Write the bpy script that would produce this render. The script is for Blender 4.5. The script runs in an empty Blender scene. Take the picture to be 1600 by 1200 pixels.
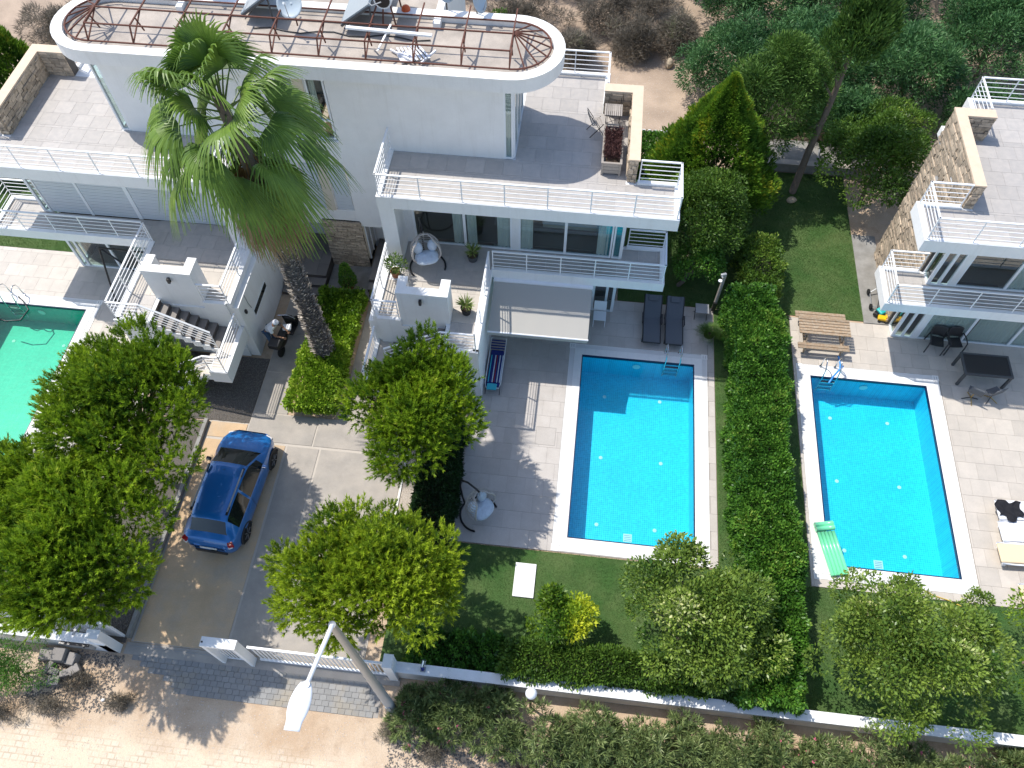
CAM_F = 1254.66; CAM_YPR = (-7.1809, 58.1121, 0.7312)
import bpy, math, random
import numpy as np
from mathutils import Vector, Matrix
random.seed(7); RNG = np.random.default_rng(7)
sc = bpy.context.scene
COL = sc.collection

# ---------------------------------------------------------------- camera, light, exposure
cam = bpy.data.cameras.new('camera'); camo = bpy.data.objects.new('camera', cam); COL.objects.link(camo)
cam.sensor_width = 36.0; cam.lens = CAM_F / 1600.0 * 36.0; cam.clip_start = 0.2; cam.clip_end = 600
def cam_axes(yaw, pit, rol):
    f = np.array([math.sin(yaw)*math.cos(pit), math.cos(yaw)*math.cos(pit), -math.sin(pit)])
    r = np.cross(f, [0, 0, 1]); r /= np.linalg.norm(r); d = np.cross(f, r)
    return math.cos(rol)*r+math.sin(rol)*d, -math.sin(rol)*r+math.cos(rol)*d, f
_r, _d, _f = cam_axes(*[math.radians(a) for a in CAM_YPR])
camo.matrix_world = Matrix(((_r[0], -_d[0], -_f[0], 0), (_r[1], -_d[1], -_f[1], 0), (_r[2], -_d[2], -_f[2], 24), (0, 0, 0, 1)))
sc.camera = camo
sc.render.resolution_x = 1024; sc.render.resolution_y = 768

SUN = Vector((-0.51, 0.245, 1.0)).normalized()
w = bpy.data.worlds.new('World'); sc.world = w; w.use_nodes = True
nt = w.node_tree; sky = nt.nodes.new('ShaderNodeTexSky'); sky.sky_type = 'NISHITA'; sky.sun_disc = False
sky.sun_elevation = math.asin(SUN.z); sky.sun_rotation = math.atan2(SUN.x, SUN.y); sky.air_density = 1.0; sky.dust_density = 1.0
nt.links.new(sky.outputs[0], nt.nodes['Background'].inputs[0]); nt.nodes['Background'].inputs[1].default_value = 0.15
sl = bpy.data.lights.new('sun', 'SUN'); sl.energy = 3.1; sl.angle = math.radians(0.53); sl.color = (1.0, 0.955, 0.88)
so = bpy.data.objects.new('sun', sl); COL.objects.link(so); so.rotation_euler = SUN.to_track_quat('Z', 'Y').to_euler()
so.location = (-10, 5, 40)
sc.view_settings.view_transform = 'Standard'; sc.view_settings.look = 'None'
sc.view_settings.exposure = 0.6; sc.view_settings.gamma = 1.0; sc.view_settings.use_curve_mapping = False
try:
    sc.cycles.max_bounces = 8; sc.cycles.transparent_max_bounces = 16
except Exception: pass

# ---------------------------------------------------------------- materials
MATS = {}
def lin(c):
    return tuple(((x/255.)/12.92 if x/255. <= .04045 else ((x/255.+.055)/1.055)**2.4) for x in c)
def N(nt, t, **k):
    n = nt.nodes.new('ShaderNode'+t)
    for a, b in k.items():
        if a.startswith('_'): setattr(n, a[1:], b)
        else: n.inputs[a].default_value = b
    return n
def mat(name, col, rough=.7, var=0.0, scale=3.0, col2=None, fine=0.0, fscale=60.0, bump=0.0, bscale=40.0, metal=0.0, spec=.5,
        rnd=0.0, wave=None, fac_lo=.35, fac_hi=.65, coat=0.0, world=True, attr=False, transl=0.0, detail=4.0):
    m = bpy.data.materials.new(name); m.use_nodes = True; nt = m.node_tree
    b = nt.nodes['Principled BSDF']; L = nt.links.new
    b.inputs['Roughness'].default_value = rough; b.inputs['Metallic'].default_value = metal
    b.inputs['Specular IOR Level'].default_value = spec; b.inputs['Coat Weight'].default_value = coat
    g = N(nt, 'NewGeometry'); src = g.outputs['Position'] if world else N(nt, 'TexCoord').outputs['Object']
    c = N(nt, 'RGB'); c.outputs[0].default_value = (*col, 1); cur = c.outputs[0]
    if col2 is not None:
        n = N(nt, 'TexNoise', Scale=scale, Detail=detail, Roughness=.6); L(src, n.inputs['Vector'])
        r = N(nt, 'MapRange'); r.inputs[1].default_value = fac_lo; r.inputs[2].default_value = fac_hi; L(n.outputs[0], r.inputs[0])
        mx = N(nt, 'Mix', _data_type='RGBA'); L(r.outputs[0], mx.inputs[0]); L(cur, mx.inputs[6]); mx.inputs[7].default_value = (*col2, 1); cur = mx.outputs[2]
    def scalev(cur, fac_socket, amt):
        # value = 1 + amt*(fac-.5)*2
        ma = N(nt, 'Math', _operation='MULTIPLY_ADD'); L(fac_socket, ma.inputs[0]); ma.inputs[1].default_value = 2*amt; ma.inputs[2].default_value = 1-amt
        h = N(nt, 'HueSaturation'); L(ma.outputs[0], h.inputs['Value']); L(cur, h.inputs['Color']); return h.outputs[0]
    if var > 0:
        n = N(nt, 'TexNoise', Scale=scale*1.7, Detail=5.0, Roughness=.65); L(src, n.inputs['Vector']); cur = scalev(cur, n.outputs[0], var*2)
    if fine > 0:
        n = N(nt, 'TexNoise', Scale=fscale, Detail=3.0, Roughness=.7); L(src, n.inputs['Vector']); cur = scalev(cur, n.outputs[0], fine*2)
    if rnd > 0:
        oi = N(nt, 'ObjectInfo'); cur = scalev(cur, oi.outputs['Random'], rnd)
    if attr:
        a = N(nt, 'Attribute'); a.attribute_name = 'tone'; cur = scalev(cur, a.outputs['Fac'], attr)
    L(cur, b.inputs['Base Color'])
    if bump > 0:
        n = N(nt, 'TexNoise', Scale=bscale, Detail=4.0); L(src, n.inputs['Vector'])
        bp = N(nt, 'Bump', Strength=bump, Distance=.02); L(n.outputs[0], bp.inputs['Height']); L(bp.outputs[0], b.inputs['Normal'])
    if transl > 0:
        t = N(nt, 'BsdfTranslucent'); L(cur, t.inputs[0]); ms = N(nt, 'MixShader'); ms.inputs[0].default_value = transl
        L(b.outputs[0], ms.inputs[1]); L(t.outputs[0], ms.inputs[2]); L(ms.outputs[0], nt.nodes['Material Output'].inputs[0])
    MATS[name] = m
    return m
def leafmat(name, c1, c2, c3=None, transl=.3, rough=.5, ns=1.2):
    """c1 dark .. c2 light by per-leaf tone, c3 rare accent"""
    m = bpy.data.materials.new(name); m.use_nodes = True; nt = m.node_tree; L = nt.links.new
    b = nt.nodes['Principled BSDF']; b.inputs['Roughness'].default_value = rough; b.inputs['Specular IOR Level'].default_value = .35
    a = N(nt, 'Attribute'); a.attribute_name = 'tone'
    g = N(nt, 'NewGeometry'); n = N(nt, 'TexNoise', Scale=ns, Detail=3.0); L(g.outputs['Position'], n.inputs['Vector'])
    ma = N(nt, 'Math', _operation='MULTIPLY_ADD'); L(n.outputs[0], ma.inputs[0]); ma.inputs[1].default_value = .9; 
    m2 = N(nt, 'Math', _operation='MULTIPLY_ADD'); L(a.outputs['Fac'], m2.inputs[0]); m2.inputs[1].default_value = .8; m2.inputs[2].default_value = -.35
    L(m2.outputs[0], ma.inputs[2])
    r = N(nt, 'ValToRGB'); L(ma.outputs[0], r.inputs[0]); e = r.color_ramp.elements
    e[0].position = .1; e[0].color = (*c1, 1); e[1].position = .8; e[1].color = (*c2, 1)
    if c3: x = e.new(.97); x.color = (*c3, 1)
    L(r.outputs[0], b.inputs['Base Color'])
    t = N(nt, 'BsdfTranslucent'); L(r.outputs[0], t.inputs[0]); ms = N(nt, 'MixShader'); ms.inputs[0].default_value = transl
    L(b.outputs[0], ms.inputs[1]); L(t.outputs[0], ms.inputs[2]); L(ms.outputs[0], nt.nodes['Material Output'].inputs[0])
    MATS[name] = m; return m

mat('render', (.80, .80, .79), .85, var=.05, scale=.9, fine=.03, fscale=30, bump=.15, bscale=60)
def add_streaks(name, amt=.10):
    m = MATS[name]; nt = m.node_tree; L = nt.links.new; b = nt.nodes['Principled BSDF']; src = b.inputs['Base Color'].links[0].from_socket
    g = N(nt, 'NewGeometry'); mp = N(nt, 'Mapping'); mp.inputs['Scale'].default_value = (5.0, 5.0, .35); L(g.outputs['Position'], mp.inputs['Vector'])
    n = N(nt, 'TexNoise', Scale=1.0, Detail=6.0, Roughness=.7); L(mp.outputs[0], n.inputs['Vector']); r = N(nt, 'MapRange'); L(n.outputs[0], r.inputs[0]); r.inputs[1].default_value = .52; r.inputs[2].default_value = .75
    mx = N(nt, 'Mix', _data_type='RGBA'); mu = N(nt, 'Math', _operation='MULTIPLY'); L(r.outputs[0], mu.inputs[0]); mu.inputs[1].default_value = amt*2.2; L(mu.outputs[0], mx.inputs[0]); L(src, mx.inputs[6]); mx.inputs[7].default_value = (.46, .43, .38, 1); L(mx.outputs[2], b.inputs['Base Color'])
add_streaks('render', .09)
mat('coping', (.82, .81, .78), .8, var=.08, scale=1.5, col2=(.66, .60, .50), fac_lo=.62, fac_hi=.85)
mat('beige', (.62, .55, .44), .85, var=.05)
mat('metal_white', (.82, .83, .84), .35, var=.02)
mat('frame_white', (.80, .82, .84), .4)
mat('tile', (.45, .415, .38), .55, col2=(.395, .37, .345), scale=5, rnd=.07, fine=.07, fscale=45)
mat('tile_pool', (.455, .415, .375), .6, col2=(.50, .46, .42), scale=2.2, rnd=.06, fine=.08, fscale=40)
mat('tile_cream', (.54, .485, .42), .6, col2=(.475, .43, .375), scale=2.0, rnd=.07, fine=.06, fscale=40)
mat('grout', (.35, .32, .29), .9)
mat('step_tile', (.20, .18, .165), .6, rnd=.08, fine=.08, fscale=40)
mat('riser', (.10, .085, .078), .6)
mat('white_stone', (.80, .79, .76), .6, fine=.04, fscale=70, var=.04)
mat('band_blue', (.005, .01, .05), .3)
mat('sandstone', (.66, .52, .38), .75, var=.08, scale=3, fine=.06)
mat('cladding', (.52, .42, .31), .9, rnd=.33, var=.15, scale=9, fine=.12, fscale=60, col2=(.36, .29, .22))
mat('cladding_dark', (.085, .075, .066), .9)
mat('concrete', (.42, .375, .325), .85, col2=(.34, .31, .275), scale=1.3, fine=.10, fscale=55, var=.08, bump=.2)
mat('concrete_dusty', (.58, .41, .25), .95, col2=(.47, .385, .29), scale=.9, fine=.12, fscale=35, var=.12, bump=.25, fac_lo=.45, fac_hi=.72)
mat('joint', (.50, .45, .39), .9, fine=.15)
mat('concrete_grey', (.30, .29, .27), .9, col2=(.22, .21, .19), scale=2, fine=.1, var=.12)
mat('gravel_dark', (.12, .105, .09), .9, fine=.35, fscale=38, bump=1.0, bscale=38)
mat('gravel_pale', (.46, .40, .34), .9, fine=.3, fscale=38, bump=1.0, bscale=38)
mat('soil', (.10, .065, .04), .95, fine=.3, bump=.5)
mat('lawn', (.042, .105, .020), .95, col2=(.088, .138, .040), scale=.9, fine=.3, fscale=50, var=.15, bump=.8, bscale=70)
mat('timber', (.30, .20, .12), .75, rnd=.14, var=.2, scale=12, fine=.12, col2=(.36, .29, .21))
mat('timber_grey', (.34, .30, .26), .8, rnd=.15, var=.15, scale=12, fine=.1)
mat('paver', (.27, .265, .255), .85, rnd=.10, fine=.12, fscale=50, col2=(.32, .28, .22), scale=1.2, fac_lo=.5, fac_hi=.7)
mat('rust', (.125, .045, .028), .8, var=.2, scale=8, fine=.15)
mat('roof_deck', (.47, .41, .35), .9, col2=(.33, .29, .25), scale=1.1, fine=.12, fscale=25, var=.12)
mat('black_metal', (.012, .012, .014), .35)
mat('dark_plastic', (.022, .022, .024), .5)
mat('chrome', (.62, .64, .66), .18, metal=1.0)
mat('galv', (.36, .37, .38), .5, metal=.4, fine=.05)
mat('lamp_white', (.80, .81, .84), .35)
mat('awning', (.40, .385, .355), .9, fine=.03)
mat('sling_grey', (.105, .115, .13), .8, fine=.06, fscale=120)
mat('cushion', (.55, .62, .70), .9, var=.15, scale=6)
mat('rope', (.42, .39, .36), .8)
mat('terracotta', (.30, .12, .06), .8, fine=.1)
mat('pot_black', (.018, .018, .02), .6)
mat('pot_grey', (.07, .075, .08), .6)
mat('pot_pale', (.50, .44, .40), .8)
mat('bark', (.16, .125, .095), .95, fine=.25, fscale=30, var=.2, bump=.8, bscale=20)
mat('palm_bark', (.30, .265, .23), .95, fine=.3, fscale=25, attr=.6, bump=.6, bscale=25)
mat('curtain', (.72, .70, .64), .9, fine=.04)
mat('palm_base', (.46, .42, .37), .95, fine=.2, fscale=25, attr=.7)
mat('curtain_teal', (.03, .30, .34), .9)
mat('floor_in', (.19, .15, .12), .6, fine=.08)
mat('wall_in', (.50, .49, .46), .9)
mat('fabric_white', (.78, .79, .82), .9)
mat('fabric_cream', (.72, .57, .38), .9, fine=.03)
mat('cloth_black', (.010, .010, .014), .95)
mat('shutter', (.60, .64, .67), .5)
mat('glass_blind', (.52, .50, .48), .35, spec=.6)
mat('orange', (.62, .10, .02), .5)
mat('teal_plastic', (.02, .42, .42), .4)
mat('yellow_plastic', (.85, .48, .01), .4)
mat('blue_hose', (.05, .30, .75), .4)
mat('yellow_hose', (.60, .42, .05), .5)
mat('stripe_blue', (.015, .03, .20), .8)
mat('stripe_red', (.25, .02, .03), .8)
mat('towel_aqua', (.05, .45, .55), .9)
mat('lilo', (.18, .70, .38), .25, coat=.3)
mat('tank_white', (.75, .77, .79), .35)
mat('panel_glass', (.30, .36, .40), .12, spec=.8)
mat('dish', (.46, .53, .58), .4)
mat('car_blue', (.008, .15, .45), .3, metal=.25, coat=.8)
mat('car_glass', (.012, .016, .014), .05, spec=.8)
mat('tyre', (.012, .012, .012), .85)
mat('rim', (.45, .46, .48), .3, metal=.8)
mat('lamp_red', (.35, .01, .015), .25)
mat('plate', (.75, .75, .72), .5)
mat('skin', (.32, .17, .10), .6)
mat('jeans', (.06, .12, .22), .9)
mat('hair', (.012, .009, .007), .7)
mat('stone_rock', (.42, .34, .24), .9, fine=.2, var=.2)
mat('rubble', (.27, .25, .235), .9, rnd=.15, fine=.15)
mat('straw', (.36, .29, .20), .95, attr=.5)
mat('pink', (.62, .16, .24), .7)
mat('mosaic_white', (.72, .71, .69), .6, fine=.05)

def brickmat(name, c1, c2, mortar, w_, h_, mort=.02, rough=.4, scale=1.0, fine=0.0):
    m = bpy.data.materials.new(name); m.use_nodes = True; nt = m.node_tree; L = nt.links.new
    b = nt.nodes['Principled BSDF']; b.inputs['Roughness'].default_value = rough
    g = N(nt, 'NewGeometry'); t = N(nt, 'TexBrick', Scale=1.0); t.inputs['Color1'].default_value = (*c1, 1); t.inputs['Color2'].default_value = (*c2, 1)
    t.inputs['Mortar'].default_value = (*mortar, 1); t.inputs['Mortar Size'].default_value = mort
    t.inputs['Brick Width'].default_value = w_; t.inputs['Row Height'].default_value = h_; t.offset = 0
    n = N(nt, 'TexNoise', Scale=9.0, Detail=2.0); L(g.outputs['Position'], n.inputs['Vector'])
    n2 = N(nt, 'TexNoise', Scale=.8, Detail=3.0); L(g.outputs['Position'], n2.inputs['Vector'])
    L(g.outputs['Position'], t.inputs['Vector'])
    ma = N(nt, 'Math', _operation='MULTIPLY_ADD'); L(n.outputs[0], ma.inputs[0]); ma.inputs[1].default_value = .35; ma.inputs[2].default_value = .82
    h = N(nt, 'HueSaturation'); L(t.outputs[0], h.inputs['Color']); L(ma.outputs[0], h.inputs['Value'])
    ma2 = N(nt, 'Math', _operation='MULTIPLY_ADD'); L(n2.outputs[0], ma2.inputs[0]); ma2.inputs[1].default_value = .25; ma2.inputs[2].default_value = .87
    h2 = N(nt, 'HueSaturation'); L(h.outputs[0], h2.inputs['Color']); L(ma2.outputs[0], h2.inputs['Value'])
    L(h2.outputs[0], b.inputs['Base Color']); MATS[name] = m; return m
brickmat('mosaic_blue', (.006, .50, .69), (.016, .60, .78), (.07, .74, .86), .07, .07, .006)
brickmat('mosaic_green', (.05, .45, .385), (.06, .48, .41), (.065, .49, .42), .25, .25, .01)

def glassmat(name, tint, ior=1.45, rough=.0, bump=0.0, bscale=3.0, base=.06):
    m = bpy.data.materials.new(name); m.use_nodes = True; nt = m.node_tree; L = nt.links.new
    for n in list(nt.nodes):
        if n.type == 'BSDF_PRINCIPLED': nt.nodes.remove(n)
    tr = N(nt, 'BsdfTransparent'); tr.inputs[0].default_value = (*tint, 1)
    gl = N(nt, 'BsdfGlossy', Roughness=rough); fr = N(nt, 'LayerWeight', Blend=.5); ms = N(nt, 'MixShader')
    pw = N(nt, 'Math', _operation='POWER'); L(fr.outputs['Facing'], pw.inputs[0]); pw.inputs[1].default_value = 4.0
    ad = N(nt, 'Math', _operation='MULTIPLY_ADD'); L(pw.outputs[0], ad.inputs[0]); ad.inputs[1].default_value = .85; ad.inputs[2].default_value = base+.035
    L(ad.outputs[0], ms.inputs[0]); L(tr.outputs[0], ms.inputs[1]); L(gl.outputs[0], ms.inputs[2]); L(ms.outputs[0], nt.nodes['Material Output'].inputs[0])
    if bump > 0:
        g = N(nt, 'NewGeometry'); n = N(nt, 'TexNoise', Scale=bscale, Detail=3.0); L(g.outputs['Position'], n.inputs['Vector'])
        bp = N(nt, 'Bump', Strength=bump, Distance=.05); L(n.outputs[0], bp.inputs['Height']); L(bp.outputs[0], gl.inputs['Normal']); L(bp.outputs[0], fr.inputs['Normal'])
    MATS[name] = m; return m
glassmat('water_blue', (.66, .93, .98), 1.33, .02, .35, 4.0, .0)
glassmat('water_green', (.55, .93, .78), 1.33, .02, .3, 4.0, .0)
glassmat('glass', (.86, .92, .92), 1.5, .0, 0, 3, .07)
glassmat('glass_clear', (.84, .93, .92), 1.45, .0, 0, 3, .05)

# dirt lot and road: dust over worn paving
def dirtmat():
    m = bpy.data.materials.new('dirt'); m.use_nodes = True; nt = m.node_tree; L = nt.links.new
    b = nt.nodes['Principled BSDF']; b.inputs['Roughness'].default_value = .95
    g = N(nt, 'NewGeometry'); P = g.outputs['Position']
    def noise(s, d=5.0, r=.6):
        n = N(nt, 'TexNoise', Scale=s, Detail=d, Roughness=r); L(P, n.inputs['Vector']); return n.outputs[0]
    def rng(x, a, b_):
        r = N(nt, 'MapRange'); L(x, r.inputs[0]); r.inputs[1].default_value = a; r.inputs[2].default_value = b_; return r.outputs[0]
    def mix(f, A, B):
        mx = N(nt, 'Mix', _data_type='RGBA'); L(f, mx.inputs[0])
        for s, v in ((6, A), (7, B)):
            if isinstance(v, tuple): mx.inputs[s].default_value = (*v, 1)
            else: L(v, mx.inputs[s])
        return mx.outputs[2]
    c = mix(rng(noise(.6), .4, .65), (.48, .345, .23), (.58, .46, .34))
    c = mix(rng(noise(2.5), .55, .75), c, (.40, .29, .20))
    sx = N(nt, 'SeparateXYZ'); L(P, sx.inputs[0])
    yy = N(nt, 'Math', _operation='MULTIPLY_ADD'); L(noise(.9), yy.inputs[0]); yy.inputs[1].default_value = -1.6; L(sx.outputs[1], yy.inputs[2])
    pale = rng(yy.outputs[0], 1.75, 1.05)
    br = N(nt, 'TexBrick', Scale=1.0); L(P, br.inputs['Vector']); br.inputs['Color1'].default_value = (.60, .50, .39, 1); br.inputs['Color2'].default_value = (.66, .56, .44, 1)
    br.inputs['Mortar'].default_value = (.50, .40, .29, 1); br.inputs['Mortar Size'].default_value = .018; br.inputs['Brick Width'].default_value = .22; br.inputs['Row Height'].default_value = .16
    pav = mix(rng(noise(1.6), .42, .6), (.66, .54, .40), br.outputs[0])
    c = mix(pale, c, pav)
    lot = rng(sx.outputs[1], 24, 28)
    lc = mix(rng(noise(.35), .4, .6), (.46, .35, .26), (.33, .25, .185))
    c = mix(lot, c, lc)
    f = N(nt, 'Math', _operation='MULTIPLY_ADD'); L(noise(30, 4, .75), f.inputs[0]); f.inputs[1].default_value = .7; f.inputs[2].default_value = .65
    h = N(nt, 'HueSaturation'); L(c, h.inputs['Color']); L(f.outputs[0], h.inputs['Value']); L(h.outputs[0], b.inputs['Base Color'])
    bp = N(nt, 'Bump', Strength=.6, Distance=.03); L(noise(14), bp.inputs['Height']); L(bp.outputs[0], b.inputs['Normal'])
    MATS['dirt'] = m
dirtmat()

leafmat('pine', (.035, .115, .010), (.35, .50, .025), (.52, .58, .06), .28, .5, 1.3)
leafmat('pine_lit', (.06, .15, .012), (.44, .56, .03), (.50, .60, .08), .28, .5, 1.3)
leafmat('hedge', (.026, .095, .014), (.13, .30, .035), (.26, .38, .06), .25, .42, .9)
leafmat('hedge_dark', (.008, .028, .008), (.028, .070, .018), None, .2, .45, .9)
leafmat('planter_leaf', (.07, .16, .012), (.32, .50, .035), (.48, .56, .08), .3, .45, 2.2)
leafmat('citrus', (.042, .11, .018), (.25, .35, .055), (.66, .66, .30), .25, .38, 1.0)
leafmat('citrus_yellow', (.045, .12, .012), (.28, .42, .03), (.58, .62, .04), .3, .4, 1.1)
leafmat('oleander', (.045, .085, .028), (.25, .32, .11), (.42, .46, .22), .2, .5, 1.0)
leafmat('thuja', (.022, .090, .012), (.20, .36, .03), (.44, .46, .04), .25, .6, .8)
leafmat('cypress', (.025, .075, .014), (.13, .24, .04), None, .2, .6, 1.0)
leafmat('bush_blue', (.022, .080, .026), (.12, .26, .085), (.20, .36, .13), .25, .5, .5)
leafmat('shrub', (.025, .068, .012), (.13, .24, .03), (.25, .34, .05), .3, .5, .9)
leafmat('palm_leaf', (.030, .085, .012), (.20, .32, .05), (.45, .50, .12), .3, .4, 1.5)
leafmat('palm_dead', (.17, .10, .045), (.36, .26, .14), None, .2, .8, 2.0)
leafmat('scrub', (.085, .075, .058), (.27, .235, .185), (.13, .16, .07), .2, .9, .6)
leafmat('grass', (.040, .10, .018), (.115, .215, .045), (.24, .27, .09), .3, .7, .8)
leafmat('heather', (.045, .018, .018), (.16, .075, .065), None, .2, .8, 6)
leafmat('yucca', (.09, .16, .03), (.34, .42, .12), (.55, .58, .28), .3, .4, 5)

# ---------------------------------------------------------------- mesh builder and object helpers
def origin(o):
    v = Vector((0, 0, 0))
    while o is not None:
        v = v + Vector(o.location); o = o.parent
    return v
class MB:
    def __init__(s): s.v = []; s.f = []
    def box(s, x0, x1, y0, y1, z0, z1):
        if x0 > x1: x0, x1 = x1, x0
        if y0 > y1: y0, y1 = y1, y0
        if z0 > z1: z0, z1 = z1, z0
        n = len(s.v)
        s.v += [(x0, y0, z0), (x1, y0, z0), (x1, y1, z0), (x0, y1, z0), (x0, y0, z1), (x1, y0, z1), (x1, y1, z1), (x0, y1, z1)]
        s.f += [tuple(n+i for i in q) for q in ((0, 3, 2, 1), (4, 5, 6, 7), (0, 1, 5, 4), (1, 2, 6, 5), (2, 3, 7, 6), (3, 0, 4, 7))]
        return s
    def obox(s, c, size, M=None, rz=0.0):
        n = len(s.v); hx, hy, hz = [a/2 for a in size]
        M = M or Matrix.Rotation(rz, 3, 'Z'); c = Vector(c)
        for q in ((-hx, -hy, -hz), (hx, -hy, -hz), (hx, hy, -hz), (-hx, hy, -hz), (-hx, -hy, hz), (hx, -hy, hz), (hx, hy, hz), (-hx, hy, hz)):
            s.v.append(tuple(c + M @ Vector(q)))
        s.f += [tuple(n+i for i in q) for q in ((0, 3, 2, 1), (4, 5, 6, 7), (0, 1, 5, 4), (1, 2, 6, 5), (2, 3, 7, 6), (3, 0, 4, 7))]
        return s
    def bar(s, p, q, w_=.03, h_=None):
        p = Vector(p); q = Vector(q); d = q-p; L = d.length
        if L < 1e-6: return s
        M = d.to_track_quat('Y', 'Z').to_matrix()
        return s.obox((p+q)/2, (w_, L, h_ or w_), M)
    def tube(s, pts, r=.02, n=8, closed=False):
        pts = [Vector(p) for p in pts]; m = len(pts); rr = r if hasattr(r, '__len__') else [r]*m
        base = len(s.v); up = Vector((0, 0, 1)); prev = None
        for i, p in enumerate(pts):
            if closed: t = pts[(i+1) % m]-pts[i-1]
            else: t = pts[min(i+1, m-1)]-pts[max(i-1, 0)]
            t.normalize()
            if prev is None:
                a = t.cross(up)
                if a.length < .05: a = t.cross(Vector((1, 0, 0)))
            else: a = prev - t*prev.dot(t)
            a.normalize(); prev = a; b = t.cross(a)
            for k in range(n):
                th = 2*math.pi*k/n; s.v.append(tuple(p + (a*math.cos(th)+b*math.sin(th))*rr[i]))
        for i in range(m if closed else m-1):
            j = (i+1) % m
            for k in range(n):
                k2 = (k+1) % n; s.f.append((base+i*n+k, base+i*n+k2, base+j*n+k2, base+j*n+k))
        if not closed:
            s.f.append(tuple(base+k for k in range(n))); s.f.append(tuple(base+(m-1)*n+k for k in range(n-1, -1, -1)))
        return s
    def lathe(s, prof, c=(0, 0, 0), n=20, cap=True):
        base = len(s.v)
        for r, z in prof:
            for k in range(n):
                a = 2*math.pi*k/n; s.v.append((c[0]+r*math.cos(a), c[1]+r*math.sin(a), c[2]+z))
        for i in range(len(prof)-1):
            for k in range(n):
                k2 = (k+1) % n; s.f.append((base+i*n+k, base+i*n+k2, base+(i+1)*n+k2, base+(i+1)*n+k))
        if cap: s.f.append(tuple(base+(len(prof)-1)*n+k for k in range(n)))
        return s
    def prism(s, poly, z0, z1):
        n = len(s.v); m = len(poly)
        s.v += [(x, y, z0) for x, y in poly]+[(x, y, z1) for x, y in poly]
        s.f.append(tuple(n+i for i in range(m-1, -1, -1))); s.f.append(tuple(n+m+i for i in range(m)))
        for i in range(m): j = (i+1) % m; s.f.append((n+i, n+j, n+m+j, n+m+i))
        return s
    def ringband(s, outer, inner, z0, z1):
        m = len(outer); n = len(s.v)
        for z in (z0, z1):
            s.v += [(x, y, z) for x, y in outer]+[(x, y, z) for x, y in inner]
        for i in range(m):
            j = (i+1) % m; o0, i0, o1, i1 = n, n+m, n+2*m, n+3*m
            s.f += [(o0+i, o0+j, o1+j, o1+i), (i0+j, i0+i, i1+i, i1+j), (o1+i, o1+j, i1+j, i1+i), (o0+j, o0+i, i0+i, i0+j)]
        return s
    def grid(s, fn, nu, nv, wrapu=False):
        n = len(s.v)
        for j in range(nv+1):
            for i in range(nu+(0 if wrapu else 1)): s.v.append(tuple(fn(i/nu, j/nv)))
        W = nu+(0 if wrapu else 1)
        for j in range(nv):
            for i in range(nu):
                i2 = (i+1) % W if wrapu else i+1
                s.f.append((n+j*W+i, n+j*W+i2, n+(j+1)*W+i2, n+(j+1)*W+i))
        return s
    def mesh(s, name, m, off=(0, 0, 0), smooth=False):
        me = bpy.data.meshes.new(name); me.from_pydata([(a-off[0], b-off[1], c-off[2]) for a, b, c in s.v], [], s.f)
        if m: me.materials.append(MATS[m])
        if smooth:
            me.polygons.foreach_set('use_smooth', [True]*len(me.polygons))
        me.update(); return me
    def build(s, name, m, parent=None, smooth=False, local=False, bevel=0, label=None, kind=None, sub=0):
        off = (0, 0, 0) if (local or parent is None) else tuple(origin(parent))
        o = bpy.data.objects.new(name, s.mesh(name, m, off, smooth)); COL.objects.link(o)
        if parent is not None: o.parent = parent
        if bevel:
            b = o.modifiers.new('b', 'BEVEL'); b.width = bevel; b.segments = 2; b.limit_method = 'ANGLE'
        if sub:
            b = o.modifiers.new('s', 'SUBSURF'); b.levels = sub; b.render_levels = sub
        if label: o['label'] = label
        if kind: o['kind'] = kind
        return o
def thing(name, label, cat, loc=(0, 0, 0), group=None, rz=0.0):
    o = bpy.data.objects.new(name, None); COL.objects.link(o); o.location = loc; o.rotation_euler = (0, 0, rz)
    o.empty_display_size = .2; o['label'] = label; o['category'] = cat
    if group: o['group'] = group
    return o
def tag(o, label, cat, group=None):
    o['label'] = label; o['category'] = cat
    if group: o['group'] = group
    return o
def recenter(o):
    """put the origin of a single-mesh thing at its base"""
    me = o.data; n = len(me.vertices); a = np.empty(n*3); me.vertices.foreach_get('co', a); a = a.reshape(-1, 3)
    c = (a.min(0)+a.max(0))/2; c[2] = a[:, 2].min(); me.vertices.foreach_set('co', (a-c).ravel()); o.location = tuple(c); me.update(); return o
def structure(o): o['kind'] = 'structure'; return o
def dup(root, loc, rz=0.0, label=None, group=None):
    def cp(o, par):
        c = o.copy(); COL.objects.link(c)
        if par is not None: c.parent = par
        for ch in o.children: cp(ch, c)
        return c
    r = cp(root, None); r.location = loc; r.rotation_euler = (0, 0, rz)
    if label: r['label'] = label
    if group: r['group'] = group
    return r
_cache = {}
def piece(name, m, parent, x0, x1, y0, y1, z0, z1):
    """one countable box-shaped piece; equal sizes share mesh data"""
    k = (name, m, round(x1-x0, 3), round(y1-y0, 3), round(z1-z0, 3))
    if k not in _cache:
        _cache[k] = MB().box(-k[2]/2, k[2]/2, -k[3]/2, k[3]/2, -k[4], 0).mesh(name, m)
    o = bpy.data.objects.new(name, _cache[k]); COL.objects.link(o)
    off = origin(parent) if parent else Vector((0, 0, 0)); o.parent = parent
    o.location = Vector(((x0+x1)/2, (y0+y1)/2, z1))-off; return o
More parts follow.
